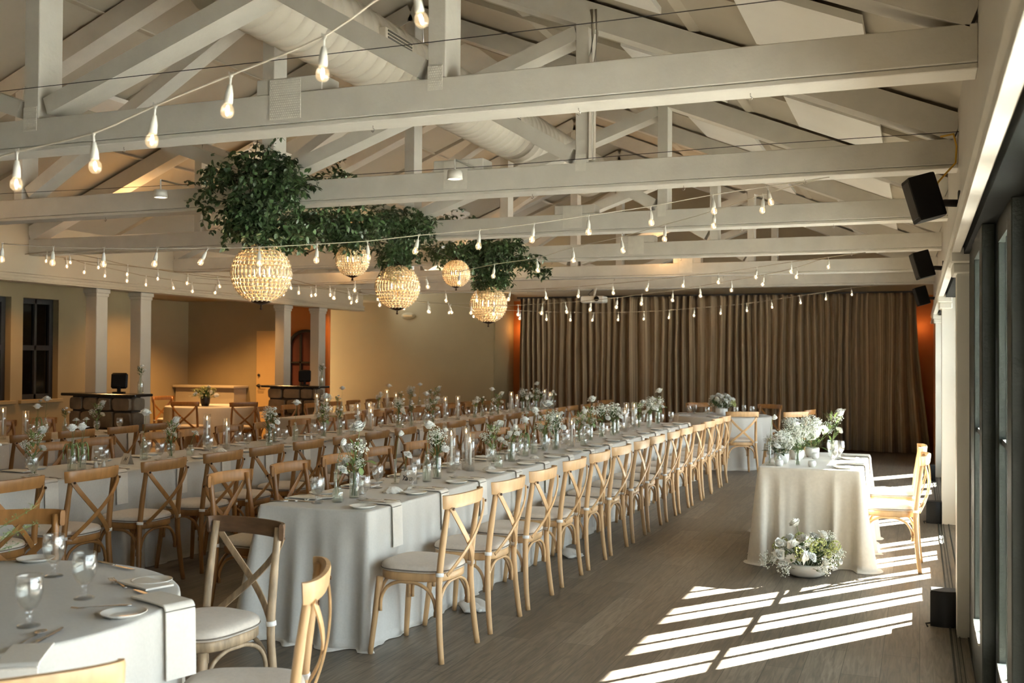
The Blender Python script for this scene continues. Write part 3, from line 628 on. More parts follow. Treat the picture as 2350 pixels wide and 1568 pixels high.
R2R = [4.66, 5.29, 5.96, 6.63, 7.2, 7.83]+[7.83+.62*i for i in range(1, 15)]
for i, y in enumerate(R2R): chair(CHD, -5.20+rnd.uniform(-.012, .012), y, FL+rnd.uniform(-.03, .03), '%s honey oak chair on the near side of the middle long table' % ORD[i], 'chairs on the near side of the middle long table')
R2L = [5.3, 5.95, 6.63, 7.2, 8.0, 8.5]+[8.5+.63*i for i in range(1, 14)]
for i, y in enumerate(R2L): chair(CHD, -6.50+rnd.uniform(-.03, .03), y, FR+rnd.uniform(-.08, .08), '%s honey oak chair on the far side of the middle long table' % ORD[i], 'chairs on the far side of the middle long table')
R3 = [6.1, 6.75, 7.38, 7.95, 8.55, 9.12]
for i, y in enumerate(R3):
    chair(CHD, -7.90+rnd.uniform(-.02, .02), y, FL+rnd.uniform(-.05, .05), '%s brown chair on the near side of the leftmost long table' % ORD[i], 'chairs on the near side of the leftmost table')
    if i > 1: chair(CHD, -9.22, y+.1, FR+rnd.uniform(-.05, .05), '%s brown chair on the far side of the leftmost table, before the stone bar' % ORD[i-2], 'chairs on the far side of the leftmost table')
R3B = [12.7+.63*i for i in range(7)]
for i, y in enumerate(R3B):
    chair(CHD, -7.28+rnd.uniform(-.02, .02), y, FL+rnd.uniform(-.05, .05), '%s brown chair on the near side of the far back table' % ORD[i], 'chairs on the near side of the far back table')
    chair(CHD, -8.58+rnd.uniform(-.01, .01), y+.05, FR+rnd.uniform(-.05, .05), '%s brown chair on the wall side of the far back table' % ORD[i], 'chairs on the wall side of the far back table')
def face_to(x, y, tx, ty): return math.atan2(-(tx-x), ty-y)
# foreground round table chairs
RT = (-3.13, 2.64)
chair(CHG, -2.84, 3.68, face_to(-2.84, 3.68, -3.05, 2.3), 'weathered grey-brown cross-back chair with dark top rail behind the foreground round table', 'chairs at the foreground round table')
chair(CH, -2.16, 3.00, face_to(-2.16, 3.00, -3.13, 2.5), 'pale oak chair seen side-on at the right of the foreground round table', 'chairs at the foreground round table')
chair(CH, -2.11, 1.98, face_to(-2.11, 1.98, -3.05, 2.75), 'pale oak chair whose top rail fills the bottom left corner', 'chairs at the foreground round table')
chair(CHD, -3.80, 3.50, face_to(-3.80, 3.50, -3.13, 2.64), 'oak chair at the back left of the foreground round table', 'chairs at the foreground round table')
# sweetheart chairs
chair(CH, -.215, 8.74, FL-.02, 'nearer of the two sunlit chairs at the sweetheart table', 'chairs at the sweetheart table')
chair(CH, -.235, 9.60, FL+.03, 'farther of the two sunlit chairs at the sweetheart table', 'chairs at the sweetheart table')
# back right round table
RB = (-2.83, 15.95)
for x, y, p, lb in ((-2.38, 14.86, CH, 'pale oak chair with its back to the camera at the round table by the curtain'), (-3.82, 16.55, CHD, 'brown chair behind the round table by the curtain, nearest the long tables'),
                    (-2.35, 16.95, CHD, 'brown chair directly behind the flowers of the round table by the curtain'), (-1.72, 15.75, CHD, 'dark brown chair right of the round table by the curtain'),
                    (-1.78, 15.10, CH, 'pale chair half hidden behind the sweetheart flowers'), (-3.3, 17.0, CHD, 'brown chair at the back left of the round table by the curtain')):
    chair(p, x, y, face_to(x, y, *RB), lb, 'chairs at the round table by the curtain')
chair(CHD, -4.85, 17.35, FL+PI*.9, 'dark brown chair alone near the foot of the curtain', 'chairs near the curtain')
# back left round table
RL = (-11.3, 14.75)
for x, y, lb in ((-12.45, 15.1, 'dark brown chair left of the round table in the warm nook'), (-10.95, 13.75, 'dark brown chair with its back to the camera at the nook round table'),
                 (-10.15, 13.95, 'brown chair at the right front of the nook round table'), (-10.35, 15.6, 'brown chair behind the nook round table near the second bar')):
    chair(CHD, x, y, face_to(x, y, *RL), lb, 'chairs at the nook round table')
# ------------------------------------------------------------ tablecloths
def drape(outline, ztop=.762, zbot=.006, flare=.03, fold=.02, wl=.24, seed=1, flat=None, corners=(), cflare=.09, puddle=.05, rows=14, hem=None):
    """outline: list of (x, y, nx, ny) counter-clockwise; flat(x, y) -> 0..1 weight of folds"""
    r = random.Random(seed); n = len(outline); per = [0.0]
    for i in range(1, n): per.append(per[-1]+math.hypot(outline[i][0]-outline[i-1][0], outline[i][1]-outline[i-1][1]))
    tot = per[-1]+.02; k1 = max(3, round(tot/wl)); k2 = max(5, round(tot/(wl*.55))); p1, p2, p3 = (r.uniform(0, 6) for _ in range(3))
    cx = sum(o[0] for o in outline)/n; cyy = sum(o[1] for o in outline)/n; rings = []
    for f in (.5, .9): rings.append([(cx+(o[0]-cx)*f, cyy+(o[1]-cyy)*f, ztop) for o in outline])
    for off, dz in ((-.010, 0), (-.003, -.0015), (.001, -.006), (.003, -.015)): rings.append([(o[0]+o[2]*off, o[1]+o[3]*off, ztop+dz) for o in outline])
    for j in range(1, rows+1):
        s = (j/rows)**.9; ring = []
        for i, (x, y, nx, ny) in enumerate(outline):
            u = per[i]/tot*2*PI; w = 1.0 if flat is None else flat(x, y)
            fz = .62*math.sin(k1*u+p1+.5*math.sin(3*u+p3))+.38*math.sin(k2*u+p2); fz = fz*(.5+.5*math.sin(5*u+p3)**2)+.15
            off = .004+flare*s*w+fold*(s**1.2)*fz*w
            for (qx, qy) in corners:
                d = math.hypot(x-qx, y-qy); off += cflare*s*math.exp(-(d/.07)**2)-cflare*.25*s*math.exp(-((d-.20)/.08)**2)
            ring.append((x+nx*max(off, .002), y+ny*max(off, .002), ztop-.015+(zbot-ztop+.015)*j/rows))
        rings.append(ring)
    if puddle:
        last = rings[-1]; ring2 = []; ring3 = []
        for i, (x, y, nx, ny) in enumerate(outline):
            u = per[i]/tot*2*PI; w = 1.0 if flat is None else flat(x, y); q = .5+.5*math.sin(k1*u+p1); a = puddle*(.3+.7*q)*w
            lx, ly, lz = last[i]; ring2.append((lx+nx*a*.6, ly+ny*a*.6, zbot+.012*q*w)); ring3.append((lx+nx*a, ly+ny*a, zbot-.003))
        rings += [ring2, ring3]
    return MB().ring_stack(rings, cap0=True)
def rect_outline(x0, x1, y0, y1, r=.02, step=.02):
    out = []
    def side(ax, ay, bx, by, nx, ny):
        L_ = math.hypot(bx-ax, by-ay); k = max(2, int(L_/step))
        for i in range(k): out.append((ax+(bx-ax)*i/k, ay+(by-ay)*i/k, nx, ny))
    def cor(cx, cy_, a0):
        for i in range(5): a = a0+PI/2*i/5; out.append((cx+r*math.cos(a), cy_+r*math.sin(a), math.cos(a), math.sin(a)))
    side(x0+r, y0, x1-r, y0, 0, -1); cor(x1-r, y0+r, -PI/2); side(x1, y0+r, x1, y1-r, 1, 0); cor(x1-r, y1-r, 0)
    side(x1-r, y1, x0+r, y1, 0, 1); cor(x0+r, y1-r, PI/2); side(x0, y1-r, x0, y0+r, -1, 0); cor(x0+r, y0+r, PI)
    return out
def circ_outline(cx, cy_, r, n=300): return [(cx+r*math.cos(2*PI*i/n), cy_+r*math.sin(2*PI*i/n), math.cos(2*PI*i/n), math.sin(2*PI*i/n)) for i in range(n)]
def table_under(x0, x1, y0, y1, label, group):
    t = empty('banquet_table', ((x0+x1)/2, (y0+y1)/2, 0), 0, label, 'table', group); hx, hy = (x1-x0)/2-.012, (y1-y0)/2-.012
    MB().cbox(-hx, hx, -hy, hy, .725, .755, .004).build('tabletop', M['oak_dark'], t, False)
    for sx in (-1, 1):
        for sy in (-1, 1): MB().tube([(sx*(hx-.06), sy*(hy-.12), 0), (sx*(hx-.06), sy*(hy-.12), .725)], .014, 8).build('leg', M['steel'], t)
def long_table(x0, x1, ya, yb, k, nm, seed, nearfold=True):
    L_ = (yb-ya)/k
    for i in range(k):
        y0, y1 = ya+i*L_+(.004 if i else 0), ya+(i+1)*L_-(.004 if i < k-1 else 0)
        def flat(x, y, y0=y0, y1=y1, i=i):
            w = .30
            if abs(x-x1) < .03 and abs(y-y0) < .12: w = .15
            if y < y0+.03 and abs(x-(x0+x1)/2) < (x1-x0)/2-.001: w = 1.25 if (i == 0 and nearfold) else 0.0
            if y > y1-.03 and abs(x-(x0+x1)/2) < (x1-x0)/2-.001: w = .5 if i == k-1 else 0.0
            if y > y1-.06 and i < k-1: w = min(w, max(0, (y1-y)/.06)*.30)
            if y < y0+.06 and i > 0: w = min(w, max(0, (y-y0)/.06)*.30)
            return w
        cs = []
        if i == 0 and nearfold: cs = [(x0, y0)]
        if i == k-1: cs += [(x0, y1), (x1, y1)]
        pos = ORD[i] if i else 'nearest'
        o = drape(rect_outline(x0, x1, y0, y1), seed=seed+i, flat=flat, corners=cs, flare=.015, fold=.06, wl=.27, cflare=.07, puddle=.05).build('tablecloth', M['linen'], None)
        tag(o, '%s ivory tablecloth along %s' % (pos, nm), 'tablecloth', 'tablecloths on ' + nm)
        table_under(x0, x1, y0, y1, '%s table hidden under the cloths of %s' % (pos, nm), 'tables of ' + nm)
long_table(-3.56, -2.84, 5.09, 13.75, 4, 'the nearest long table', 11)
long_table(-6.26, -5.50, 4.30, 16.95, 6, 'the middle long table', 31)
long_table(-8.95, -8.20, 5.50, 9.45, 2, 'the leftmost long table', 51)
long_table(-8.36, -7.60, 12.35, 17.05, 2, 'the far back table', 61)
def round_table(c, r, label, clabel, seed, m='linen'):
    t = empty('round_table', (c[0], c[1], 0), 0, label, 'table', 'round tables')
    MB().lathe([(.001, .725), (r-.015, .725), (r-.012, .74), (r-.015, .755), (.001, .755)], 40).build('tabletop', M['oak_dark'], t)
    for a in range(4): MB().tube([(.45*math.cos(a*PI/2+.4), .45*math.sin(a*PI/2+.4), 0), (.42*math.cos(a*PI/2+.4), .42*math.sin(a*PI/2+.4), .725)], .014, 8).build('leg', M['steel'], t)
    tag(drape(circ_outline(c[0], c[1], r), flare=.025, fold=.045, wl=.30, seed=seed, puddle=.03).build('tablecloth', M[m], None), clabel, 'tablecloth', 'round tablecloths')
round_table(RT, .775, 'round table at the lower left, hidden under its cloth', 'ivory cloth over the foreground round table', 3)
round_table(RB, .76, 'round table in front of the curtain, under its cloth', 'ivory cloth over the round table by the curtain', 5)
round_table(RL, .76, 'round table in the warm nook beyond the stone bar, under its cloth', 'cloth over the round table in the warm nook', 9)
# sweetheart table with a velvet cloth
SX0, SX1, SY0, SY1 = -1.20, -.42, 8.46, 10.02
tag(drape(rect_outline(SX0, SX1, SY0, SY1), flare=.01, fold=.08, wl=.19, seed=8, corners=[(SX0, SY0), (SX1, SY0), (SX1, SY1), (SX0, SY1)], cflare=.06, puddle=.045,
          flat=lambda x, y: .6 if (y < SY0+.02 and -.95 < x < -.62) else 1.0).build('tablecloth', M['velvet'], None), 'champagne cloth pooling on the floor around the sweetheart table', 'tablecloth')
table_under(SX0, SX1, SY0, SY1, 'sweetheart table hidden under the champagne cloth', 'sweetheart table')
# bunched cloth ends on the floor by the first long table
def cloth_pile(x, y, seed, label):
    r = random.Random(seed); m = MB()
    for k in range(3):
        a = r.uniform(-.6, .6); pts = [(.0, 0, .02), (.06, .04*r.uniform(-1, 1), .03+.02*r.random()), (.13, .05*r.uniform(-1, 1), .03), (.19, .04*r.uniform(-1, 1), .012)]
        mm = MB().sweep(catmull(pts, 4), [(-.05, 0), (-.03, .012), (0, .02), (.03, .010), (.05, 0), (0, -.008)]); mm.xf(Matrix.Translation((x, y, 0)) @ Matrix.Rotation(a-.5, 4, 'Z')); m.add(mm.v, mm.f)
    tag(m.build('cloth_end', M['linen'], None), label, 'cloth end', 'cloth ends on the floor')
cloth_pile(-2.74, 6.22, 4, 'bunched cloth corner on the floor between the second and third aisle chairs')
cloth_pile(-2.74, 8.15, 6, 'bunched cloth corner on the floor under the fifth aisle chair')
# ------------------------------------------------------------ tableware prototypes
def plate_proto():
    return tag(MB().lathe([(.001, .004), (.040, .004), (.048, .003), (.052, .006), (.074, .015), (.078, .0175), (.079, .016), (.074, .012), (.052, .0), (.04, 0), (.001, 0)], 32).build('bread_plate', M['china'], None), cat='plate')
def knife_proto():
    t = empty('dinner_knife', cat='knife'); b = MB(); b.sweep([(0, -.115, .003), (0, -.06, .004), (0, -.01, .004)], rprof(.014, .007)); b.build('handle', M['steel'], t)
    k = MB(); pr = [(-.006, 0), (.006, 0), (.009, .04), (.009, .08), (.004, .112), (-.005, .118), (-.006, .08)]
    k.ring_stack([[(x, y, .002) for x, y in pr], [(x, y, .0038) for x, y in pr]], True, True); k.build('blade', M['steel'], t, False); return t
def fork_proto():
    t = empty('dinner_fork', cat='fork'); MB().sweep(catmull([(0, -.10, .003), (0, -.04, .005), (0, .03, .004)], 3), rprof(.009, .003), scales=[1.5, 1.3, 1.1, .8, .7, .7, .7]).build('handle', M['steel'], t)
    k = MB(); k.add([(-.004, .03, .003), (.004, .03, .003), (.011, .05, .001), (-.011, .05, .001), (-.004, .03, .005), (.004, .03, .005), (.011, .05, .003), (-.011, .05, .003)], [[0, 1, 2, 3], [7, 6, 5, 4], [0, 4, 5, 1], [1, 5, 6, 2], [2, 6, 7, 3], [3, 7, 4, 0]])
    for i in range(4): x = -.0095+i*.0063; k.sweep([(x, .049, .002), (x, .07, .002), (x, .092, .006)], rprof(.003, .002))
    k.build('tines', M['steel'], t, False); return t
def spoon_proto():
    t = empty('dinner_spoon', cat='spoon'); MB().sweep(catmull([(0, -.10, .003), (0, -.04, .005), (0, .04, .004)], 3), rprof(.008, .003), scales=[1.5, 1.3, 1.1, .8, .7, .7, .7]).build('handle', M['steel'], t)
    MB().lathe([(.001, .001), (.010, .003), (.018, .008), (.017, .009), (.009, .005), (.001, .003)], 16, (0, .062, 0), sy=1.5).build('bowl', M['steel'], t); return t
def napkin_proto(hang=.24, on=.20):
    """folded napkin lying toward +Y... hanging over the table edge at y=0 toward -Y"""
    pth = [(0, on, .006), (0, on*.6, .008), (0, .02, .007), (0, -.004, .006), (0, -.017, -.006), (0, -.022, -.03), (0, -.026, -hang*.5), (0, -.030, -hang)]
    m = MB().sweep(catmull(pth, 4), [(-.056, -.003), (.056, -.003), (.058, .0), (.056, .004), (-.056, .004), (-.058, .0)], (0, .3, 1)); return tag(m.build('napkin', M['napkin'], None, 'auto'), cat='napkin')
def goblet_proto(fill=True):
    t = empty('water_goblet', cat='glass')
    bowl = [(.001, .045), (.010, .047), (.020, .056), (.032, .078), (.0365, .100), (.035, .122), (.031, .140), (.0325, .145), (.0345, .1455), (.036, .14), (.0385, .100), (.034, .076), (.022, .053), (.011, .044), (.001, .042)]
    MB().lathe(bowl, 24).build('bowl', M['glass'], t)
    MB().lathe([(.001, .0), (.031, .0), (.033, .003), (.028, .006), (.010, .012), (.007, .018), (.012, .024), (.007, .030), (.010, .038), (.012, .046), (.001, .046)], 24).build('foot', M['glass'], t)
    if fill: MB().lathe([(.001, .048), (.010, .050), (.020, .059), (.031, .080), (.0345, .100), (.0335, .118), (.001, .118)], 24).build('water', M['water'], t)
    return t
def shaker_proto():
    t = empty('salt_shaker', cat='shaker'); MB().lathe([(.001, 0), (.019, 0), (.019, .006), (.014, .05), (.012, .066), (.001, .066)], 16).build('jar', M['glass'], t)
    MB().lathe([(.001, .004), (.016, .004), (.013, .045), (.001, .045)], 16).build('salt', M['napkin'], t); MB().lathe([(.001, .066), (.013, .066), (.014, .08), (.010, .088), (.001, .09)], 16).build('cap', M['steel'], t); return t
def shell_proto():
    m = MB(); n = 36; rings = []; r_ = random.Random(3); jag = [1+.05*math.sin(i*2.1)+.05*r_.uniform(-1, 1) for i in range(n)]
    for k, z in ((.02, .038), (.25, .040), (.5, .034), (.75, .020), (.93, .006), (1.0, .004), (.96, .0), (.5, .012)):
        rings.append([((.078 if math.cos(2*PI*i/n) > 0 else .062)*k*math.cos(2*PI*i/n)*(1+(jag[i]-1)*k), .050*k*math.sin(2*PI*i/n)*(1+(jag[i]-1)*k), z+.004*k*math.sin(i*1.7)) for i in range(n)])
    m.ring_stack(rings, True, True); return tag(m.build('oyster_shell', M['shell'], None), cat='shell')
def candle_proto(hc, hg):
    t = empty('glass_candle', cat='candle'); r0 = .034
    MB().lathe([(.001, .0), (r0, .0), (r0, hg), (r0-.0015, hg+.001), (r0-.003, hg), (r0-.003, .004), (.001, .004)], 28).build('glass_cylinder', M['glass'], t)
    MB().lathe([(.001, .004), (.026, .004), (.026, .010), (.013, .016), (.013, .040), (.0175, .045), (.0175, .05), (.011, .05), (.001, .05)], 18).build('candle_holder', M['vase'], t)
    MB().lathe([(.001, .045), (.0105, .045), (.0105, .09), (.0098, hc-.004), (.006, hc), (.001, hc-.002)], 16).build('candle', M['wax'], t)
    MB().tube([(0, 0, hc-.004), (.001, 0, hc+.008)], .001, 5).build('wick', M['ink'], t)
    MB().lathe([(.0005, hc+.002), (.0045, hc+.008), (.0055, hc+.014), (.004, hc+.024), (.0015, hc+.034), (.0002, hc+.040)], 10).build('flame', M['flame'], t); return t
def card_proto(text):
    t = empty('name_card', cat='card'); m = MB(); w, h_, d = .058, .085, .026
    m.add([(-w, 0, 0), (w, 0, 0), (w, d, h_*1.0), (-w*.86, d, h_), (-w, 0-.0012, 0), (w, -.0012, 0), (w, d-.0012, h_), (-w*.86, d-.0012, h_)], [[0, 1, 2, 3], [7, 6, 5, 4], [0, 4, 5, 1], [1, 5, 6, 2], [2, 6, 7, 3], [3, 7, 4, 0]])
    m.add([(-w, 2*d, 0), (w, 2*d, 0), (w, d, h_), (-w*.86, d, h_), (-w, 2*d+.001, 0), (w, 2*d+.001, 0), (w, d+.001, h_), (-w*.86, d+.001, h_)], [[3, 2, 1, 0], [4, 5, 6, 7]])
    m.build('card', M['paper'], t, False)
    cu = bpy.data.curves.new('handwriting', 'FONT'); cu.body = text; cu.size = .050; cu.shear = .35; cu.align_x = 'CENTER'; cu.align_y = 'CENTER'; cu.extrude = .0004; cu.space_character = .82; cu.offset = .0006
    o0_ = bpy.data.objects.new('handwriting', cu); COL.objects.link(o0_); cu.materials.append(M['ink']); me = bpy.data.meshes.new_from_object(o0_.evaluated_get(bpy.context.evaluated_depsgraph_get())); bpy.data.objects.remove(o0_); o = bpy.data.objects.new('handwriting', me); COL.objects.link(o); o.parent = t; a = math.atan2(h_, d)
    o.rotation_euler = (a, 0, 0); o.location = (0, .0105, .040); return t
PL, KN, FK, SP, NP, NPF = plate_proto(), knife_proto(), fork_proto(), spoon_proto(), napkin_proto(), napkin_proto(.0001, .20)
GB, SH, OY = goblet_proto(), shaker_proto(), shell_proto()
CA, CBt = candle_proto(.275, .33), candle_proto(.215, .28)
CARD1, CARD2 = card_proto('Yaro'), card_proto('H')
# ------------------------------------------------------------ flowers
def petal(m, base, az, tilt, L_, w, curl, mi=0, cup=.3):
    """curved petal: starts at base, leans out by tilt from vertical"""
    R_ = Matrix.Translation(base) @ Matrix.Rotation(az, 4, 'Z') @ Matrix.Rotation(tilt, 4, 'Y'); nu, nv = 4, 4; vs = []; fs = []
    for j in range(nv+1):
        t = j/nv; wd = w*math.sin(PI*min(.92, .12+.75*t))**.7
        for i in range(nu+1):
            s = i/nu*2-1; x = curl*L_*t*t*.9 - cup*wd*(1-s*s)*.5*-1 - cup*wd*.5; vs.append(R_ @ Vector((x - (1-abs(s))*0, s*wd*.5, L_*(t-.18*s*s*t*t))))
    for j in range(nv):
        for i in range(nu): a = j*(nu+1)+i; fs.append([a, a+1, a+nu+2, a+nu+1])
    m.add(vs, fs, mi)
def bloom(kind, r, seed=0):
    m = MB(); rr = random.Random(seed)
    if kind == 'rose':
        m.ball((0, 0, r*.45), r*.30, 8, 6, 1.3)
        for k in range(24):
            t = k/24; petal(m, (0, 0, 0), k*2.399, .08+.80*t**1.2, r*(1.0+.05*t), r*(.85+.55*t), -.30+.75*t**2+.05*rr.uniform(-1, 1), cup=.55)
    elif kind == 'ranunculus':
        m.ball((0, 0, r*.5), r*.42, 10, 7, 1.0)
        for k in range(30):
            t = k/30; petal(m, (0, 0, -.0), k*2.399, .05+.62*t, r*(1.05-.05*t), r*(.7+.35*t), -.5+.45*t, cup=.6)
    elif kind == 'carnation':
        for l in range(5):
            n = 26; rad = r*(1-.17*l); z0 = r*(.35+.17*l); vs = [(0, 0, r*.1)]; fs = []
            for i in range(n):
                a = 2*PI*i/n+l; q = rad*(1+(.16 if i % 2 else -.10)+rr.uniform(-.06, .06)); vs.append((q*math.cos(a), q*math.sin(a), z0+(.10*r if i % 2 else -.12*r)+rr.uniform(-.08, .08)*r))
            for i in range(n):
                a = 2*PI*(i+.5)/n+l; vs.append((rad*.55*math.cos(a), rad*.55*math.sin(a), z0-.05*r))
            for i in range(n): fs += [[1+i, 1+(i+1) % n, n+1+i], [0, n+1+i, n+1+(i+1) % n], [n+1+i, 1+(i+1) % n, n+1+(i+1) % n]]
            m.add(vs, fs)
        m.lathe([(.001, -r*.5), (r*.16, -r*.35), (r*.2, r*.1), (.001, r*.12)], 8, mi=1)
    elif kind == 'gyp':        # cloud of tiny buds
        for k in range(95):
            d = Vector((rr.gauss(0, 1), rr.gauss(0, 1), rr.gauss(.2, .8))).normalized()*r*(rr.random()**.45); d.z *= .85; m.octa(d+V(0, 0, r*.9), r*rr.uniform(.055, .10))
        for k in range(16):
            d = Vector((rr.gauss(0, 1), rr.gauss(0, 1), rr.gauss(.4, .8))).normalized()*r*.85; m.tube([(0, 0, -r*.2), d*.5+V(0, 0, r*.45), d+V(0, 0, r*.9)], .0007, 4, mi=1)
    elif kind == 'green':      # chartreuse cluster
        for k in range(70):
            d = Vector((rr.gauss(0, 1), rr.gauss(0, 1), abs(rr.gauss(.2, .8)))).normalized()*r; m.octa(d, r*rr.uniform(.12, .2))
    elif kind == 'hydrangea':
        for k in range(90):
            d = Vector((rr.gauss(0, 1), rr.gauss(0, 1), rr.gauss(.3, .8))).normalized(); p = d*r; q = d.to_track_quat('Z', 'Y').to_matrix().to_4x4()
            for j in range(4):
                a = j*PI/2+k; c_ = q @ Vector((math.cos(a)*r*.13, math.sin(a)*r*.13, 0)); m.octa(p+c_, r*.105)
    return m
def bloom_mesh(kind, r, seed=0):
    pm = {'rose': [M['petal']], 'ranunculus': [M['petal']], 'carnation': [M['petal'], M['stem']], 'gyp': [M['bud'], M['stem']], 'green': [M['petal_green']], 'hydrangea': [M['petal']]}[kind]
    return bloom(kind, r, seed).mesh(kind, pm)
BN = {'rose': 'rose', 'ranunculus': 'ranunculus', 'carnation': 'carnation', 'gyp': 'babys_breath', 'green': 'green_bloom', 'hydrangea': 'hydrangea'}
BM = {}
def bm_(kind, r, seed=0):
    k = (kind, round(r, 3), seed)
    if k not in BM: BM[k] = bloom_mesh(kind, r, seed)
    return BM[k]
def leafshape(m, base, d, L_, w, mi=0, up=V(0, 0, 1), bend=.25):
    d = Vector(d).normalized(); sd = d.cross(up); sd = sd.normalized() if sd.length > 1e-3 else V(1, 0, 0); nn = sd.cross(d).normalized(); vs = []; base = Vector(base); fs = []
    for t, ww in ((0, .05), (.22, .75), (.5, 1.0), (.78, .65), (1, .02)):
        c_ = base+d*L_*t-nn*bend*L_*t*t
        vs += [c_+sd*w*.5*ww+nn*w*.12*ww, c_, c_-sd*w*.5*ww+nn*w*.12*ww]
    for i in range(4):
        for j in range(2): a = i*3+j; fs.append([a, a+1, a+4, a+3])
    m.add(vs, fs, mi)
VASES = {'bottle': [(.001, 0), (.027, 0), (.029, .006), (.029, .105), (.027, .118), (.014, .135), (.012, .165), (.014, .170), (.012, .171), (.010, .165), (.012, .136), (.025, .117), (.027, .104), (.027, .007), (.001, .005)],
         'cyl': [(.001, 0), (.028, 0), (.029, .004), (.029, .125), (.026, .130), (.026, .143), (.028, .146), (.026, .146), (.0245, .130), (.027, .124), (.027, .006), (.001, .006)],
         'small': [(.001, 0), (.026, 0), (.030, .006), (.031, .05), (.026, .066), (.018, .074), (.018, .084), (.020, .086), (.0185, .086), (.0165, .074), (.024, .064), (.029, .05), (.028, .008), (.001, .006)],
         'tubev': [(.001, 0), (.026, 0), (.026, .004), (.008, .008), (.0085, .14), (.013, .15), (.0125, .151), (.007, .14), (.006, .01), (.001, .01)],
         'goblet': [(.001, 0), (.028, 0), (.029, .004), (.009, .010), (.009, .02), (.024, .034), (.033, .06), (.034, .085), (.030, .105), (.032, .108), (.0305, .108), (.028, .104), (.032, .085), (.031, .061), (.022, .036), (.001, .028)]}
VTOP = {'bottle': .171, 'cyl': .146, 'small': .086, 'tubev': .151, 'goblet': .108}
def arrangement(kind, blooms, leaves=(), droop=0, seed=0, vmat=None):
    """blooms: (kind, r, x, y, z, tilt_x, tilt_y)"""
    t = empty('vase_of_flowers', cat='vase of flowers'); rr = random.Random(seed); zt = VTOP[kind]; water_r = {'bottle': .026, 'cyl': .026, 'small': .027, 'tubev': .0065, 'goblet': .029}[kind]
    MB().lathe(VASES[kind], 22).build('vase', vmat or M['vase'], t)
    if kind in ('bottle', 'cyl', 'small'): MB().lathe([(.001, .007), (water_r, .008), (water_r, zt*.5), (.001, zt*.5)], 20).build('water', M['water'], t)
    for i, (bk, r, x, y, z, tx, ty) in enumerate(blooms):
        me = bm_(bk, r*{'rose': 1.35, 'ranunculus': 1.2, 'gyp': 1.25, 'carnation': 1.2}.get(bk, 1.15), i % 3); o = bpy.data.objects.new(BN[bk], me); COL.objects.link(o); o.parent = t; o.location = (x, y, z); o.rotation_euler = (tx, ty, rr.uniform(0, 6))
        ns = 3 if bk == 'gyp' else 1; sm = MB()
        for q in range(ns):
            bx, by = rr.uniform(-.6, .6)*water_r, rr.uniform(-.6, .6)*water_r; nx, ny = (x*.12, y*.12) if abs(x) < .1 else (x*.08, y*.08)
            nx = max(-.012, min(.012, nx+rr.uniform(-.004, .004))); ny = max(-.012, min(.012, ny+rr.uniform(-.004, .004)))
            sm.tube(catmull([(bx if kind != 'tubev' else 0, by if kind != 'tubev' else 0, .012), (nx, ny, zt), (x*.55, y*.55, zt+(z-zt)*.6), (x, y, z)], 4), .0016, 5)
        sm.build('stem', M['stem'], t)
    if leaves:
        lm = MB()
        for (x, y, z, dx, dy, dz, L_, w) in leaves: leafshape(lm, (x, y, z), (dx, dy, dz), L_, w)
        lm.build('leaves', M['leaf'] if seed % 2 else M['leaf_pale'], t)
    if droop:
        dm_ = MB()
        for k in range(droop):
            a = rr.uniform(0, 2*PI); ro = .035+.02*rr.random(); zd = zt-rr.uniform(.03, .10); pts = catmull([(0, 0, zt), (math.cos(a)*ro*.6, math.sin(a)*ro*.6, zt+.035), (math.cos(a)*ro, math.sin(a)*ro, zt), (math.cos(a)*ro*1.05, math.sin(a)*ro*1.05, zd)], 4)
            dm_.tube(pts, [.002+.0025*(i/len(pts)) for i in range(len(pts))], 5)
        dm_.build('amaranth', M['leaf_pale'], t)
    return t
def rleaves(n, z0, z1, R_, seed, L_=.05, w=.02, dz=.6):
    rr = random.Random(seed); out = []
    for i in range(n):
        a = rr.uniform(0, 2*PI); q = rr.uniform(.2, 1)*R_; out.append((q*math.cos(a)*.5, q*math.sin(a)*.5, rr.uniform(z0, z1), math.cos(a), math.sin(a), dz+rr.uniform(-.4, .6), L_*rr.uniform(.7, 1.3), w*rr.uniform(.7, 1.2)))
    return out
A = {}
A['carn'] = arrangement('small', [('carnation', .026, .035, -.01, .165, .2, .6)], [(.012, 0, .07, .5, .2, 1, .04, .006)], seed=1)
A['big'] = arrangement('cyl', [('rose', .042, .025, .01, .37, .3, .2), ('ranunculus', .020, -.075, -.01, .30, -.2, -.5), ('ranunculus', .019, -.045, .0, .27, 0, -.4), ('carnation', .024, -.03, -.03, .19, .5, -.3),
                     ('gyp', .050, .02, -.01, .22, 0, .2), ('gyp', .036, -.045, -.02, .17, 0, -.4), ('gyp', .03, .055, .0, .17, 0, .6)], rleaves(26, .13, .30, .07, 4, .05, .016, 1.2)+[(.05, .01, .20, .9, .1, .1, .085, .06), (.045, -.01, .17, .6, -.2, -.9, .05, .035)], seed=2)
A['tube'] = arrangement('tubev', [('ranunculus', .026, .035, 0, .30, .1, .9)], seed=3)
A['tallrose'] = arrangement('bottle', [('rose', .038, .005, .01, .33, .1, -.1)], [(.0, 0, .18, .4, .3, 1, .05, .012)], seed=4)
A['gyp'] = arrangement('cyl', [('gyp', .055, .03, 0, .20, 0, .3), ('gyp', .045, -.03, .02, .21, 0, -.3), ('gyp', .04, .0, -.02, .26, 0, 0), ('carnation', .022, .075, -.01, .19, .2, .9), ('rose', .020, .04, .03, .30, 0, .3)], rleaves(34, .13, .25, .08, 5, .05, .012, 1.3), seed=5)
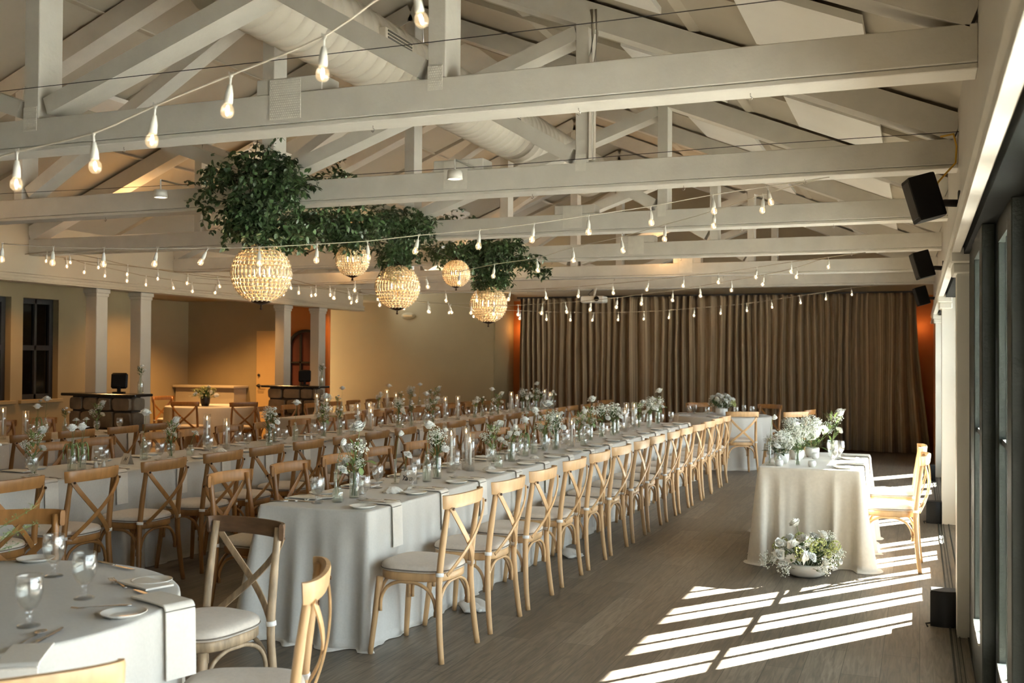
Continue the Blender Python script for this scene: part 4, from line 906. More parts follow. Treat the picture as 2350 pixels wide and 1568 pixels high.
A['mixed'] = arrangement('goblet', [('gyp', .042, -.05, 0, .15, 0, -.5), ('gyp', .040, .02, .01, .20, 0, .1), ('rose', .036, .055, .02, .27, .2, .5), ('carnation', .022, .06, -.02, .17, .4, .8)], rleaves(30, .10, .27, .07, 6, .055, .014, 1.4), seed=6)
A['amar'] = arrangement('cyl', [('rose', .036, .0, .0, .265, -.1, .2), ('carnation', .018, .012, .03, .33, 0, .2)], rleaves(5, .15, .22, .03, 7, .04, .014), droop=7, seed=7)
A['ranun'] = arrangement('cyl', [('ranunculus', .030, .02, .01, .24, .1, .3), ('ranunculus', .032, -.01, -.02, .19, .3, -.2), ('gyp', .035, .03, .02, .20, 0, .3), ('rose', .022, .05, -.02, .20, .1, .6), ('rose', .020, -.04, .01, .17, 0, -.5)], rleaves(16, .13, .22, .06, 8, .045, .018, 1), seed=8)
A['greens'] = arrangement('bottle', [('rose', .018, .02, .0, .27, 0, .2), ('rose', .016, -.035, .01, .25, 0, -.3), ('rose', .015, .04, .01, .23, 0, .4)], rleaves(30, .17, .27, .05, 9, .04, .012, 1.6), seed=9)
AN = {'carn': 'white carnation in a small glass bud bottle', 'big': 'glass vase of roses, ranunculus and baby\'s breath', 'tube': 'slim glass tube holding one white ranunculus', 'tallrose': 'clear bottle holding one tall white rose', 'gyp': 'glass vase crammed with baby\'s breath',
      'mixed': 'footed glass of baby\'s breath and a large rose', 'amar': 'glass with drooping amaranth and a white rose', 'ranun': 'glass vase of two round white ranunculus', 'greens': 'clear bottle of greenery and small white buds'}
CNT = {}
def nth(key):
    CNT[key] = CNT.get(key, 0)+1; return ORD[CNT[key]-1]
def vase(kind, x, y, where, z=.762, rz=None, sc=None):
    return place(A[kind], (x, y, z), rnd.uniform(-.5, .5) if rz is None else rz, '%s %s on %s' % (nth((kind, where)), AN[kind], where), 'bud vases on '+where, sc)
T1, T2, T3, T4 = 'the nearest long table', 'the middle long table', 'the leftmost long table', 'the far back table'
for k_, x, y in (('carn', -3.19, 5.35), ('tube', -3.26, 5.44), ('big', -3.20, 5.56), ('tube', -3.30, 6.28), ('carn', -3.27, 6.36), ('tallrose', -3.16, 6.48), ('gyp', -3.18, 6.68), ('carn', -3.05, 7.52), ('mixed', -3.22, 7.80),
                 ('ranun', -3.14, 8.02), ('amar', -3.20, 8.50), ('tallrose', -3.20, 8.72), ('big', -3.22, 9.06), ('gyp', -3.16, 9.2), ('carn', -3.06, 9.75), ('mixed', -3.22, 10.1), ('big', -3.18, 10.35), ('gyp', -3.20, 10.85), ('gyp', -3.16, 11.15), ('ranun', -3.2, 11.45),
                 ('mixed', -3.22, 12.5), ('ranun', -3.15, 12.75), ('gyp', -3.2, 13.0), ('ranun', -3.18, 13.35), ('big', -3.22, 13.5)):
    vase(k_, x, y, T1, sc=1.1)
for k_, x, y in (('greens', -5.9, 5.35), ('mixed', -5.88, 5.68), ('amar', -5.86, 6.02), ('amar', -5.86, 6.12), ('tallrose', -5.92, 6.86), ('mixed', -5.86, 7.12), ('carn', -5.82, 7.32), ('carn', -5.75, 8.38), ('gyp', -5.92, 8.62), ('greens', -5.95, 8.75), ('tallrose', -5.88, 9.02),
                 ('big', -5.92, 9.62), ('greens', -5.86, 9.85), ('carn', -5.78, 10.0), ('carn', -5.76, 11.1), ('gyp', -5.9, 11.3), ('greens', -5.85, 11.55), ('tallrose', -5.88, 12.0), ('mixed', -5.9, 12.25), ('ranun', -5.86, 13.55), ('greens', -5.9, 13.9),
                 ('tallrose', -5.88, 14.2), ('mixed', -5.9, 14.5), ('gyp', -5.88, 15.5), ('ranun', -5.9, 15.8), ('big', -5.88, 16.1), ('greens', -5.9, 16.45), ('ranun', -5.86, 16.85)):
    vase(k_, x, y, T2)
for k_, x, y in (('amar', -8.6, 8.35), ('greens', -8.62, 8.75), ('tallrose', -8.66, 8.52), ('greens', -8.55, 7.2), ('mixed', -8.6, 9.2)): vase(k_, x, y, T3)
for k_, x, y in (('carn', -8.55, 12.8), ('ranun', -8.6, 13.1), ('greens', -8.58, 13.35), ('tallrose', -8.6, 13.5), ('ranun', -8.58, 14.6), ('tallrose', -8.62, 15.0), ('greens', -8.55, 15.3), ('gyp', -8.6, 15.75), ('tallrose', -8.56, 16.0), ('greens', -8.6, 16.5), ('mixed', -8.62, 16.8)): vase(k_, x+.6, y, T4)
# candles in glass cylinders
def candles(lst, where):
    for j, (x, y, tall) in enumerate(lst):
        place(CA if tall else CBt, (x, y, .762), rnd.uniform(0, 6), '%s white taper candle in a %s glass cylinder on %s' % (ORD[j], 'tall' if tall else 'shorter', where), 'cylinder candles on '+where)
candles([(-3.24, 7.05, 1), (-3.16, 7.22, 0), (-3.23, 7.30, 1), (-3.22, 9.42, 1), (-3.14, 9.62, 0), (-3.2, 11.80, 0), (-3.25, 12.05, 1), (-3.18, 12.15, 1)], T1)
candles([(-6.02, 7.80, 1), (-5.94, 7.98, 0), (-5.98, 10.45, 1), (-5.92, 10.65, 0), (-6.0, 10.75, 1), (-5.95, 12.75, 1), (-5.88, 13.0, 1), (-5.9, 15.05, 1), (-5.86, 15.2, 0), (-5.9, 16.6, 1), (-5.86, 16.75, 0)], T2)
candles([(-8.62, 7.93, 1), (-8.55, 8.15, 0)], T3); candles([(-8.02, 12.85, 1), (-7.96, 13.02, 0), (-8.02, 14.95, 1), (-7.96, 15.15, 0)], T4)
# small things on the tables
place(OY, (-3.10, 5.86, .762), .35, 'large white oyster shell beside the first vases of the nearest long table', 'oyster shells'); place(OY, (-3.06, 6.02, .762), 1.3, 'smaller shell tucked behind the large oyster shell', 'oyster shells', .55)
place(OY, (-3.05, 7.33, .762), .2, 'white shell at the foot of the first candle pair on the nearest table', 'oyster shells', .8); place(OY, (-3.06, 8.35, .762), .2, 'small shell between the second flower group and the candles on the nearest table', 'oyster shells', .6)
place(OY, (-5.82, 7.72, .762), .2, 'white shell below the candle pair on the middle long table', 'oyster shells', .9); place(OY, (-5.8, 9.4, .762), 1.0, 'shell beyond the salt shakers on the middle long table', 'oyster shells', .6)
place(CARD1, (-3.22, 6.28, .762), -.12, 'folded name card with black handwriting reading Yaro', 'name cards'); place(CARD2, (-5.82, 6.52, .762), -.35, 'folded card with a black handwritten letter on the middle long table', 'name cards')
for x, y, lb in ((-3.24, 5.72, 'salt shaker between the first vases on the nearest long table'), (-3.22, 8.10, 'salt shaker beside the second flower group on the nearest table'), (-3.18, 8.16, 'pepper shaker beside the second flower group on the nearest table'),
                 (-5.82, 6.22, 'left one of the shaker pair on the middle long table near the drooping amaranth'), (-5.82, 6.30, 'right one of the shaker pair on the middle long table near the drooping amaranth'),
                 (-5.86, 9.16, 'left one of the shaker pair beyond the tall rose on the middle table'), (-5.84, 9.25, 'right one of the shaker pair beyond the tall rose on the middle table')):
    place(SH, (x, y, .762), 0, lb, 'table shakers')
# place settings
def setting(x_edge, y, side, where, i, hang=True, cut=True, gob=True):
    """side +1: guest sits at larger x (faces -X)"""
    sd = 'aisle-facing' if side > 0 else 'wall-facing'; rz = PI/2 if side > 0 else -PI/2; s = side; n = '%s' % ORD[i]
    at = '%s setting on the %s edge of %s' % (n, sd, where); e = x_edge
    place(PL, (e-s*.10, y-s*.03, .7615), rnd.uniform(-.1, .1), 'white bread plate of the '+at, 'plates on '+where)
    if hang: place(NP, (e-s*.005, y+s*.165, .764), rz, 'cream napkin hanging at the '+at, 'hanging napkins on '+where)
    else: place(NPF, (e-s*.03, y+s*.165, .764), rz, 'cream folded napkin of the '+at, 'napkins on '+where)
    if cut:
        place(KN, (e-s*.15, y+s*.30, .762), rz+rnd.uniform(-.05, .05), 'steel knife of the '+at, 'knives on '+where); place(FK, (e-s*.14, y+s*.13, .776), rz+rnd.uniform(-.2, .05), 'steel fork of the '+at, 'forks on '+where)
    if gob: place(GB, (e-s*.26, y+s*rnd.uniform(.18, .30), .762), rnd.uniform(0, 6), 'stemmed water goblet of the '+at, 'goblets on '+where)
for i, y in enumerate(R1R): setting(-2.84, y, 1, T1, i)
for i, y in enumerate(R1L): setting(-3.56, y+.1, -1, T1, i, hang=False, cut=i < 7)
for i, y in enumerate(R2R): setting(-5.50, y, 1, T2, i, cut=i < 12)
for i, y in enumerate(R2L): setting(-6.26, y, -1, T2, i, hang=i > 14, cut=False)
for i, y in enumerate(R3): setting(-8.20, y, 1, T3, i, cut=False)
for i, y in enumerate(R3B): setting(-7.60, y, 1, T4, i, cut=False)
place(GB, (-3.27, 5.25, .762), 0, 'water goblet at the near left corner of the nearest long table', 'goblets on '+T1); place(NPF, (-3.42, 5.40, .764), -.9, 'folded napkin lying near the left corner of the nearest table', 'napkins on '+T1)
place(KN, (-3.46, 5.26, .762), -1.2, 'steel knife by the left corner of the nearest long table', 'knives on '+T1)
# foreground round table
FG = 'the foreground round table'
for x, y, lb in ((-3.12, 3.12, 'goblet farthest back on'), (-2.74, 2.88, 'goblet in the middle of'), (-2.62, 2.52, 'goblet nearest the camera on')): place(GB, (x, y, .762), 0, 'water '+lb+' '+FG, 'goblets on '+FG, 1.12)
for x, y, lb in ((-2.69, 3.17, 'bread plate at the right back edge of'), (-2.44, 2.74, 'bread plate at the right edge of'), (-3.42, 3.32, 'bread plate at the left back of')): place(PL, (x, y, .7615), 0, 'white '+lb+' '+FG, 'plates on '+FG, .95)
def at_px(p, x, y, rz, lb, g, z=.762, sc=None): a = atz(x, y, z); place(p, (a[0], a[1], z), rz, lb, g, sc)
at_px(NPF, 300, 1335, 1.25+PI, 'cream napkin folded by the back plate of '+FG, 'napkins on '+FG, .764); a_ = atz(290, 1392, .764)
n_ = place(NP, (-2.37, 2.92, .764), 1.25, 'cream napkin hanging off the right edge of '+FG, 'napkins on '+FG)
at_px(NPF, 40, 1530, .6, 'cream napkin at the near edge of '+FG, 'napkins on '+FG, .764)
at_px(KN, 265, 1300, 1.3-PI, 'steel knife behind the back napkin on '+FG, 'knives on '+FG, .766, 1.1); at_px(KN, 345, 1369, 1.15, 'steel knife above the hanging napkin on '+FG, 'knives on '+FG, .765, 1.1)
at_px(FK, 270, 1340, 1.0, 'steel fork beside the back plate of '+FG, 'forks on '+FG, .776); at_px(FK, 230, 1395, 2.2, 'steel fork on the right napkin of '+FG, 'forks on '+FG, .778)
at_px(KN, 105, 1465, .35, 'steel knife at the near edge of '+FG, 'knives on '+FG, .764); at_px(SP, 70, 1468, .35, 'steel spoon at the near edge of '+FG, 'spoons on '+FG, .764)
at_px(FK, 25, 1290, 1.9, 'steel fork at the far left of '+FG, 'forks on '+FG, .764)
# greenery vase out of frame on the round table with a sprig leaning into view
sg = arrangement('cyl', [], [], seed=31); sg.location = (-3.03, 2.42, .762); tag(sg, 'vase of thin green sprigs leaning in at the left edge', 'vase of flowers'); USED.add(sg.name)
spm = MB(); r9 = random.Random(9)
for k in range(6):
    tip = V(*((.33, .20, .36), (.28, .15, .28), (.25, .20, .23), (.31, .22, .30), (.2, .1, .36), (.15, .2, .3))[k]); pts = catmull([(0, 0, .02), (0, 0, .14), tip*.6+V(0, 0, .05), tip], 5); spm.tube(pts, .0011, 4)
    for j in range(7, len(pts)):
        for q in range(3): spm.octa(pts[j]+V(r9.uniform(-.015, .015), r9.uniform(-.015, .015), r9.uniform(-.012, .015)), .0035); spm.tube([pts[j], pts[j]+V(r9.uniform(-.02, .02), r9.uniform(-.02, .02), .012)], .0006, 4)
spm.build('green_sprigs', M['leaf_pale'], sg)
# ------------------------------------------------------------ sweetheart table flowers
def big_bowl(name, loc, label, cat, spread, h0, items, leafn, seed, bowl=None, leaf_l=.07, bm=None):
    t = empty(name, loc, 0, label, cat); rr = random.Random(seed)
    bowl = bowl or [(.001, 0), (.10, .0), (.135, .02), (.155, .06), (.15, .09), (.14, .10), (.135, .095), (.14, .06), (.001, .05)]
    MB().lathe(bowl, 36).build('bowl', bm or M['ceramic'], t)
    st = MB()
    for bk, r, x, y, z, tx, ty in items:
        o = bpy.data.objects.new(BN[bk], bm_(bk, r*1.18, rr.randrange(3))); COL.objects.link(o); o.parent = t; o.location = (x, y, z); o.rotation_euler = (tx, ty, rr.uniform(0, 6)); st.tube([(x*.2, y*.2, h0*.6), (x*.7, y*.7, z*.75+h0*.2), (x, y, z)], .002, 5)
    st.build('stems', M['stem'], t)
    for nm, mt, n, ln in (('leaves', M['leaf'], leafn, leaf_l), ('fern_sprigs', M['leaf_pale'], leafn, leaf_l*.8)):
        lm = MB()
        for k in range(n):
            a = rr.uniform(0, 2*PI); e = rr.uniform(.05, 1.1); q = rr.uniform(.3, .95); d = V(math.cos(a)*math.cos(e), math.sin(a)*math.cos(e), math.sin(e)*.8); p = V(d.x*spread*q, d.y*spread*q*.8, h0+d.z*spread*q*.8)
            leafshape(lm, p, d+V(rr.uniform(-.5, .5), rr.uniform(-.5, .5), rr.uniform(-.2, .6)), ln*rr.uniform(.6, 1.3), ln*.38 if nm == 'leaves' else ln*.16)
        lm.build(nm, mt, t)
    return t
def dome(n, spread, h0, kinds, seed, zs=.8):
    rr = random.Random(seed); out = []
    for k in range(n):
        a = k*2.399; e = math.acos(1-(k+.5)/n*.92); d = V(math.cos(a)*math.sin(e), math.sin(a)*math.sin(e), math.cos(e)); bk, r = kinds[rr.randrange(len(kinds))]
        out.append((bk, r, d.x*spread, d.y*spread*.8, h0+d.z*spread*zs, -d.y*1.1, d.x*1.1))
    return out
KS = [('rose', .042), ('rose', .036), ('carnation', .032), ('gyp', .055), ('gyp', .05), ('green', .035)]
it = dome(36, .26, .09, [('gyp', .05), ('carnation', .034), ('rose', .038), ('rose', .034), ('green', .03)], 3, .75)
it += [('rose', .052, .04, -.215, .17, 1.35, .1), ('rose', .046, -.075, -.18, .24, .9, -.3), ('rose', .048, -.065, -.08, .38, .4, -.2), ('carnation', .042, .005, -.12, .28, .7, 0), ('green', .042, -.045, -.21, .19, 1.2, -.1), ('green', .045, .095, -.17, .24, .9, .4),
       ('rose', .042, .115, -.09, .31, .4, .5), ('rose', .040, -.20, -.12, .24, .5, -.8), ('rose', .042, -.175, -.17, .17, 1.0, -.5), ('gyp', .06, -.24, -.12, .10, .5, -1), ('gyp', .06, .235, -.12, .12, .5, 1), ('gyp', .05, -.13, -.24, .08, 1.3, -.4), ('gyp', .05, .10, -.235, .09, 1.3, .3), ('green', .035, .21, -.05, .24, .3, .9)]
fb = big_bowl('floor_flower_bowl', (-.79, 8.10, 0), 'white bowl overflowing with roses and baby\'s breath on the floor', 'flower bowl', .25, .09, it, 75, 4)
SW = 'the sweetheart table'
def arr_at(kind, x, y, lb, sc=1.0): place(A[kind], (x, y, .762), rnd.uniform(0, 6), lb, 'flowers on '+SW, sc)
b2 = [(.001, 0), (.045, 0), (.06, .03), (.062, .075), (.058, .085), (.054, .08), (.056, .04), (.001, .03)]
def sw_pot(x, y, seed, items, label, leafn=26, sp=.12): big_bowl('flower_pot', (x, y, .762), label, 'flower pot', sp, .085, items, leafn, seed, b2, .07)
sw_pot(-1.06, 8.80, 12, dome(11, .10, .10, [('gyp', .05), ('hydrangea', .045), ('gyp', .045)], 6, 1.0), 'ceramic pot of pale hydrangea and green leaves at the near left of '+SW, 30)
sw_pot(-.98, 9.22, 13, dome(18, .15, .15, [('gyp', .055), ('hydrangea', .055), ('carnation', .034), ('rose', .036)], 7, 1.0), 'ceramic pot heaped with white hydrangea and roses in the middle of '+SW, 30, .15)
sw_pot(-.88, 9.50, 14, dome(13, .14, .16, [('rose', .04), ('gyp', .05), ('carnation', .034)], 8, 1.0), 'ceramic pot of white roses behind the middle pot on '+SW, 26, .14)
arr_at('mixed', -.72, 9.62, 'footed glass of white blooms at the far right of the sweetheart flowers', 1.35)
arr_at('tube', -1.13, 8.62, 'slim glass tube with one white bloom at the near left corner of '+SW, 1.25); arr_at('carn', -1.07, 8.66, 'small bud bottle at the near corner of '+SW, .9); arr_at('gyp', -.92, 8.72, 'clear bulb vase with thin stems at the near edge of '+SW, .7)
votive = tag(MB().lathe([(.001, 0), (.020, 0), (.030, .012), (.033, .030), (.028, .046), (.021, .052), (.018, .050), (.025, .04), (.029, .03), (.001, .012)], 22).build('round_votive', M['ceramic'], None), cat='votive')
for x, y, lb in ((-1.05, 8.58, 'left one of the two round white votives on the near edge of '), (-.80, 8.62, 'right one of the two round white votives on the near edge of '), (-.84, 9.34, 'round white votive standing among the pots of ')): place(votive, (x, y, .762), 0, lb+SW, 'votives on '+SW)
for x, y, lb in ((-.66, 8.92, 'nearer water goblet on '), (-.64, 9.36, 'farther water goblet on ')): place(GB, (x, y, .762), 0, lb+SW, 'goblets on '+SW, 1.1)
for yy, w in ((8.78, 'nearer'), (9.58, 'farther')):
    place(PL, (-.56, yy-.18, .7615), 0, 'small plate of the %s place on %s' % (w, SW), 'plates on '+SW)
    place(NP, (-.425, yy+.16, .764), PI/2, 'cream napkin hanging at the %s place on %s' % (w, SW), 'napkins on '+SW)
    place(KN, (-.58, yy+.26, .762), PI/2, 'steel knife of the %s place on %s' % (w, SW), 'knives on '+SW); place(FK, (-.60, yy-.05, .764), PI/2+.1, 'steel fork of the %s place on %s' % (w, SW), 'forks on '+SW)
# centrepieces on the two back round tables and the bars
big_bowl('flower_pot', (RB[0]+.02, RB[1], .762), 'low arrangement of white roses on the round table by the curtain', 'flower pot', .20, .10, dome(20, .20, .12, [('rose', .05), ('carnation', .042), ('gyp', .055), ('green', .04), ('rose', .045)], 15, .85), 40, 15, [(v[0]*1.5, v[1]*1.3) for v in b2], .09)
big_bowl('flower_pot', (RL[0]-.05, RL[1]-.1, .762), 'dark leafy arrangement with white roses on the nook round table', 'flower pot', .22, .14, dome(9, .20, .16, [('rose', .045), ('green', .04), ('carnation', .035)], 17, .8), 70, 17, [(v[0]*1.3, v[1]*2) for v in b2], .11, M['iron'])
for i in range(7):
    a = i*PI*2/7; place(GB, (RB[0]+.48*math.cos(a), RB[1]+.48*math.sin(a), .762), 0, 'water goblet %d steps around the round table by the curtain' % (i+1) if False else 'water goblet standing on the round table by the curtain', 'goblets on the round table by the curtain')
    place(PL, (RB[0]+.62*math.cos(a+.25), RB[1]+.62*math.sin(a+.25), .7615), 0, 'bread plate lying on the round table by the curtain', 'plates on the round table by the curtain')
place(NP, (-3.38, 15.44, .764), -.80, 'cream napkin hanging off the round table by the curtain', 'napkins on the round table by the curtain')
# ------------------------------------------------------------ stone bars
def stone_bar(x0, x1, y0, y1, label, seed):
    t = empty('stone_bar', ((x0+x1)/2, (y0+y1)/2, 0), 0, label, 'bar', 'stone bars'); hx, hy = (x1-x0)/2, (y1-y0)/2; rr = random.Random(seed)
    MB().cbox(-hx, hx, -hy, hy, 1.105, 1.14, .008).build('counter_top', M['granite'], t, False)
    bx, by = hx-.10, hy-.05; MB().box(-bx+.03, bx-.03, -by+.03, by-.03, 0, 1.105).build('bar_core', M['mortar'], t, False)
    st = MB()
    def faceset(ax, L_, fn):
        z = 0.01
        while z < 1.08:
            h_ = min(rr.uniform(.17, .30), 1.10-z); u = -L_
            while u < L_-.04:
                w = min(rr.uniform(.16, .36), L_-u); c_ = .004; n = 14; pts = []
                for k in range(n):
                    a = 2*PI*k/n+.3; e = 5.0; cc, ss = math.cos(a), math.sin(a); pts.append((abs(cc)**(2/e)*(1 if cc > 0 else -1)*(w/2-c_)*rr.uniform(.9, 1.0), abs(ss)**(2/e)*(1 if ss > 0 else -1)*(h_/2-c_)*rr.uniform(.9, 1.0)))
                cu_, cz = u+w/2, z+h_/2; d = rr.uniform(.035, .06)
                rings = [[fn(cu_+a, cz+b_, 0) for a, b_ in pts], [fn(cu_+a, cz+b_, d*.7) for a, b_ in pts], [fn(cu_+a*.93, cz+b_*.93, d) for a, b_ in pts]]; st.ring_stack(rings, False, True); u += w
            z += h_
    faceset(0, bx, lambda u, z, d: (u, -by+.03-d, z)); faceset(1, by, lambda u, z, d: (bx-.03+d, u, z))
    st.build('stone_facing', M['stone'], t, False)
stone_bar(-10.13, -8.94, 10.20, 10.52, 'stone faced bar with black top around the left pair of columns', 5)
stone_bar(-10.10, -8.98, 14.46, 14.78, 'farther stone faced bar with black top beside the arched doorway', 8)
def pos_terminal(loc, label):
    t = empty('till_screen', loc, .5, label, 'screen', 'dark screens on the bars'); m = MB().cbox(-.10, .10, -.02, .03, .06, .26, .02); m.xf(Matrix.Rotation(-.15, 4, 'X')); m.build('screen', M['black'], t, 'auto')
    MB().cbox(-.07, .07, -.05, .07, 0, .02, .005).cbox(-.02, .02, -.01, .03, .02, .10, .004).build('stand', M['black'], t, False)
pos_terminal((-9.36, 10.38, 1.14), 'small black screen on the nearer stone bar'); pos_terminal((-9.36, 14.62, 1.14), 'small black screen on the farther stone bar')
for x, y, lb in ((-9.02, 10.38, 'tall vase of white flowers at the right end of the nearer stone bar'), (-9.04, 14.62, 'tall vase of greenery at the right end of the farther stone bar')):
    place(A['greens'], (x, y, 1.14), 0, lb, 'vases on the stone bars', 1.25)
# ------------------------------------------------------------ chandeliers and greenery
def chandelier(x, y, z, R_, label, chain):
    t = empty('crystal_chandelier', (x, y, z), 0, label, 'chandelier', 'crystal globe chandeliers'); nl = 21; nm = 40
    fr = MB()
    for i in range(1, nl):
        a = PI*i/nl
        if .22 < a < PI-.22: fr.tube([(R_*math.sin(a)*math.cos(2*PI*k/40), R_*math.sin(a)*math.sin(2*PI*k/40), -R_*math.cos(a)) for k in range(40)], .0015, 4, closed=True)
    for k in range(22):
        b_ = 2*PI*k/22; fr.tube([(R_*math.sin(.2+(PI-.4)*i/16)*math.cos(b_), R_*math.sin(.2+(PI-.4)*i/16)*math.sin(b_), -R_*math.cos(.2+(PI-.4)*i/16)) for i in range(17)], .0014, 4)
    fr.build('wire_frame', M['gold'], t)
    cr = MB()
    for i in range(nl):
        a = PI*(i+.5)/nl
        if a < .25 or a > PI-.25: continue
        n = max(8, int(nm*math.sin(a))); el = abs(a-PI/2) < .10
        for k in range(n):
            b_ = 2*PI*k/n+(i % 2)*.05; d = V(math.sin(a)*math.cos(b_), math.sin(a)*math.sin(b_), -math.cos(a)); p = d*R_
            s_ = PI*R_/nl*.44; q = d.to_track_quat('X', 'Z').to_matrix().to_4x4(); q.translation = p
            hz = s_*2.2 if i == nl//2 else s_
            b8 = [(s_*.6, 0, 0), (0, s_*.95, hz*.8), (0, -s_*.95, hz*.8), (0, -s_*.95, -hz*.8), (0, s_*.95, -hz*.8), (0, 0, hz), (0, 0, -hz), (-s_*.5, 0, 0)]
            cr.add([q @ Vector(v) for v in b8], [[0, 1, 5], [0, 5, 2], [0, 2, 3], [0, 3, 6], [0, 6, 4], [0, 4, 1], [7, 5, 1], [7, 2, 5], [7, 3, 2], [7, 6, 3], [7, 4, 6], [7, 1, 4]])
    c_ = cr.build('crystal_beads', M['crystal'], t, False)
    MB().lathe([(.001, R_*.93), (R_*.36, R_*.93), (R_*.37, R_*.97), (R_*.2, R_*1.04), (.02, R_*1.08), (.012, R_*1.2), (.001, R_*1.2)], 24).build('top_cap', M['bronze'], t)
    MB().lathe([(.001, -R_*1.07), (.015, -R_*1.06), (R_*.2, -R_*1.02), (R_*.36, -R_*.95), (R_*.35, -R_*.92), (.001, -R_*.92)], 24).build('bottom_cap', M['bronze'], t)
    MB().lathe([(.001, -R_*1.24), (.010, -R_*1.22), (.013, -R_*1.19), (.006, -R_*1.14), (.009, -R_*1.10), (.004, -R_*1.05), (.001, -R_*1.05)], 12).build('finial', M['bronze'], t)
    for k in range(4):
        a = k*PI/2+.4; px, py = R_*.28*math.cos(a), R_*.28*math.sin(a)
        ar = MB().tube(catmull([(0, 0, R_*.3), (px*.6, py*.6, -R_*.25), (px, py, -R_*.1)], 4), .004, 6); ar.build('candle_arm', M['gold'], t)
        MB().lathe([(.0005, -R_*.1), (.010, -R_*.04), (.013, R_*.02), (.009, R_*.14), (.0005, R_*.22)], 10, (px, py, 0)).build('candle_bulb', M['candelabra'], t)
    MB().tube([(0, 0, -R_*.92), (0, 0, R_)], .005, 6).build('centre_rod', M['gold'], t)
    MB().tube([(0, 0, R_*1.18), (0, 0, chain)], .005, 6).build('chain', M['iron'], t)
    light('chandelier_light', 'POINT', (x, y, z), 5.5*(R_/.23)**1.5, (1, .70, .38), shadow_soft_size=R_*.3)
for (cx_, cyy, y, R_, lb) in ((600, 628, 6.9, .232, 'largest crystal globe chandelier, nearest the camera'), (809, 597, 8.15, .150, 'small crystal globe chandelier between the two big ones'), (912, 659, 9.25, .222, 'second large crystal globe chandelier'),
                              (1047, 628, 10.5, .153, 'small crystal globe chandelier farther back'), (1121, 699, 11.5, .219, 'farthest large crystal globe chandelier')):
    p = aty(cx_, cyy, y); chandelier(p[0], y, p[2], R_, lb, 2.80-p[2])
def garland(name_lab, blobs, n, seed, vines):
    """blobs: (x, y, z, rx, ry, rz, weight)"""
    t = empty('smilax_garland', (blobs[0][0], blobs[0][1], blobs[0][2]), 0, name_lab, 'garland', 'smilax garlands'); o0 = V(*blobs[0][:3]); rr = random.Random(seed); lm = MB(); tot = sum(b_[6] for b_ in blobs)
    def spray(p, d, k, L_):
        vm = [p]
        for j in range(k):
            d = (d+V(rr.gauss(0, .22), rr.gauss(0, .22), rr.gauss(-.10, .15))).normalized(); p = p+d*L_; vm.append(p)
            for s in (-1, 1):
                ld = (d*.4+V(rr.gauss(0, 1), rr.gauss(0, 1), rr.gauss(-.3, .6))).normalized(); leafshape(lm, p-o0, ld, rr.uniform(.034, .062), rr.uniform(.020, .034), up=V(rr.gauss(0, .5), rr.gauss(0, .5), 1).normalized(), bend=rr.uniform(0, .4))
        return vm
    vv = MB(); cnt = 0
    while cnt < n:
        q = rr.uniform(0, tot)
        for b_ in blobs:
            q -= b_[6]
            if q <= 0: break
        d = V(rr.gauss(0, 1), rr.gauss(0, 1), rr.gauss(0, 1)).normalized()*rr.random()**.5; p = V(b_[0]+d.x*b_[3], b_[1]+d.y*b_[4], b_[2]+d.z*b_[5])
        k = rr.choice((2, 3, 4, 5, 6)); vm = spray(p, V(d.x, d.y, d.z*.6-.25), k, .028); cnt += 2*k
        if k > 3: vv.tube([v-o0 for v in vm], .0012, 4)
    for vpts in vines: vv.tube([V(*p)-o0 for p in catmull(vpts, 4)], .004, 5)
    lm.build('leaves', M['smilax'], t); vv.build('vines', M['twig'], t)
P = aty
def b(px_, py_, Y, rx, ry, rz, w): q = aty(px_, py_, Y); return (q[0], q[1], q[2], rx, ry, rz, w)
G1 = [b(585, 440, 6.72, .13, .12, .20, 3.2), b(605, 515, 6.85, .20, .16, .12, 3), b(600, 365, 6.72, .20, .08, .09, 1.8), b(515, 390, 6.72, .16, .08, .08, 1.3), b(560, 470, 6.75, .17, .12, .10, 1.4), b(640, 400, 6.72, .12, .08, .13, 1.0), b(700, 395, 6.75, .05, .06, .03, .12), b(465, 450, 6.75, .09, .08, .10, .4), b(660, 430, 6.8, .12, .12, .16, 1.4), b(650, 530, 7.2, .25, .25, .10, 2.2), b(545, 500, 6.8, .10, .1, .14, .9)]
garland('thick dark green garland spilling over the second truss above the largest chandelier', G1, 5600, 3, [[(-4.8, 6.8, 3.3), (-4.9, 6.85, 2.9), (-4.85, 6.9, 2.6)]])
G2 = [b(740, 505, 7.9, .22, .42, .11, 3), b(830, 505, 8.5, .25, .45, .12, 3), b(930, 510, 9.0, .22, .35, .13, 2.8), b(910, 570, 9.25, .16, .2, .10, 1.5), b(760, 405, 8.3, .20, .3, .06, .8), b(1035, 500, 10.0, .28, .4, .06, .9), b(800, 545, 8.1, .14, .15, .06, .8), b(900, 600, 9.25, .09, .12, .06, .6)]
garland('long middle stretch of green garland hanging above the middle chandeliers', G2, 7500, 5, [[(-4.85, 7.3, 2.75), (-4.9, 8.3, 2.72), (-4.85, 9.6, 2.75)]])
G3 = [b(1100, 580, 11.2, .35, .3, .12, 3), b(1130, 620, 11.5, .20, .25, .12, 2.2), b(1030, 570, 10.7, .20, .3, .07, 1.4), b(1190, 590, 11.3, .28, .15, .05, .9), b(1245, 612, 11.4, .10, .08, .03, .2), b(1140, 555, 11.0, .3, .25, .06, 1.2), b(1120, 650, 11.5, .15, .15, .05, .7)]
garland('far end of the green garland above the farthest chandelier', G3, 6000, 8, [[(-4.85, 10.2, 2.75), (-4.9, 11.0, 2.72), (-4.8, 11.7, 2.7)]])
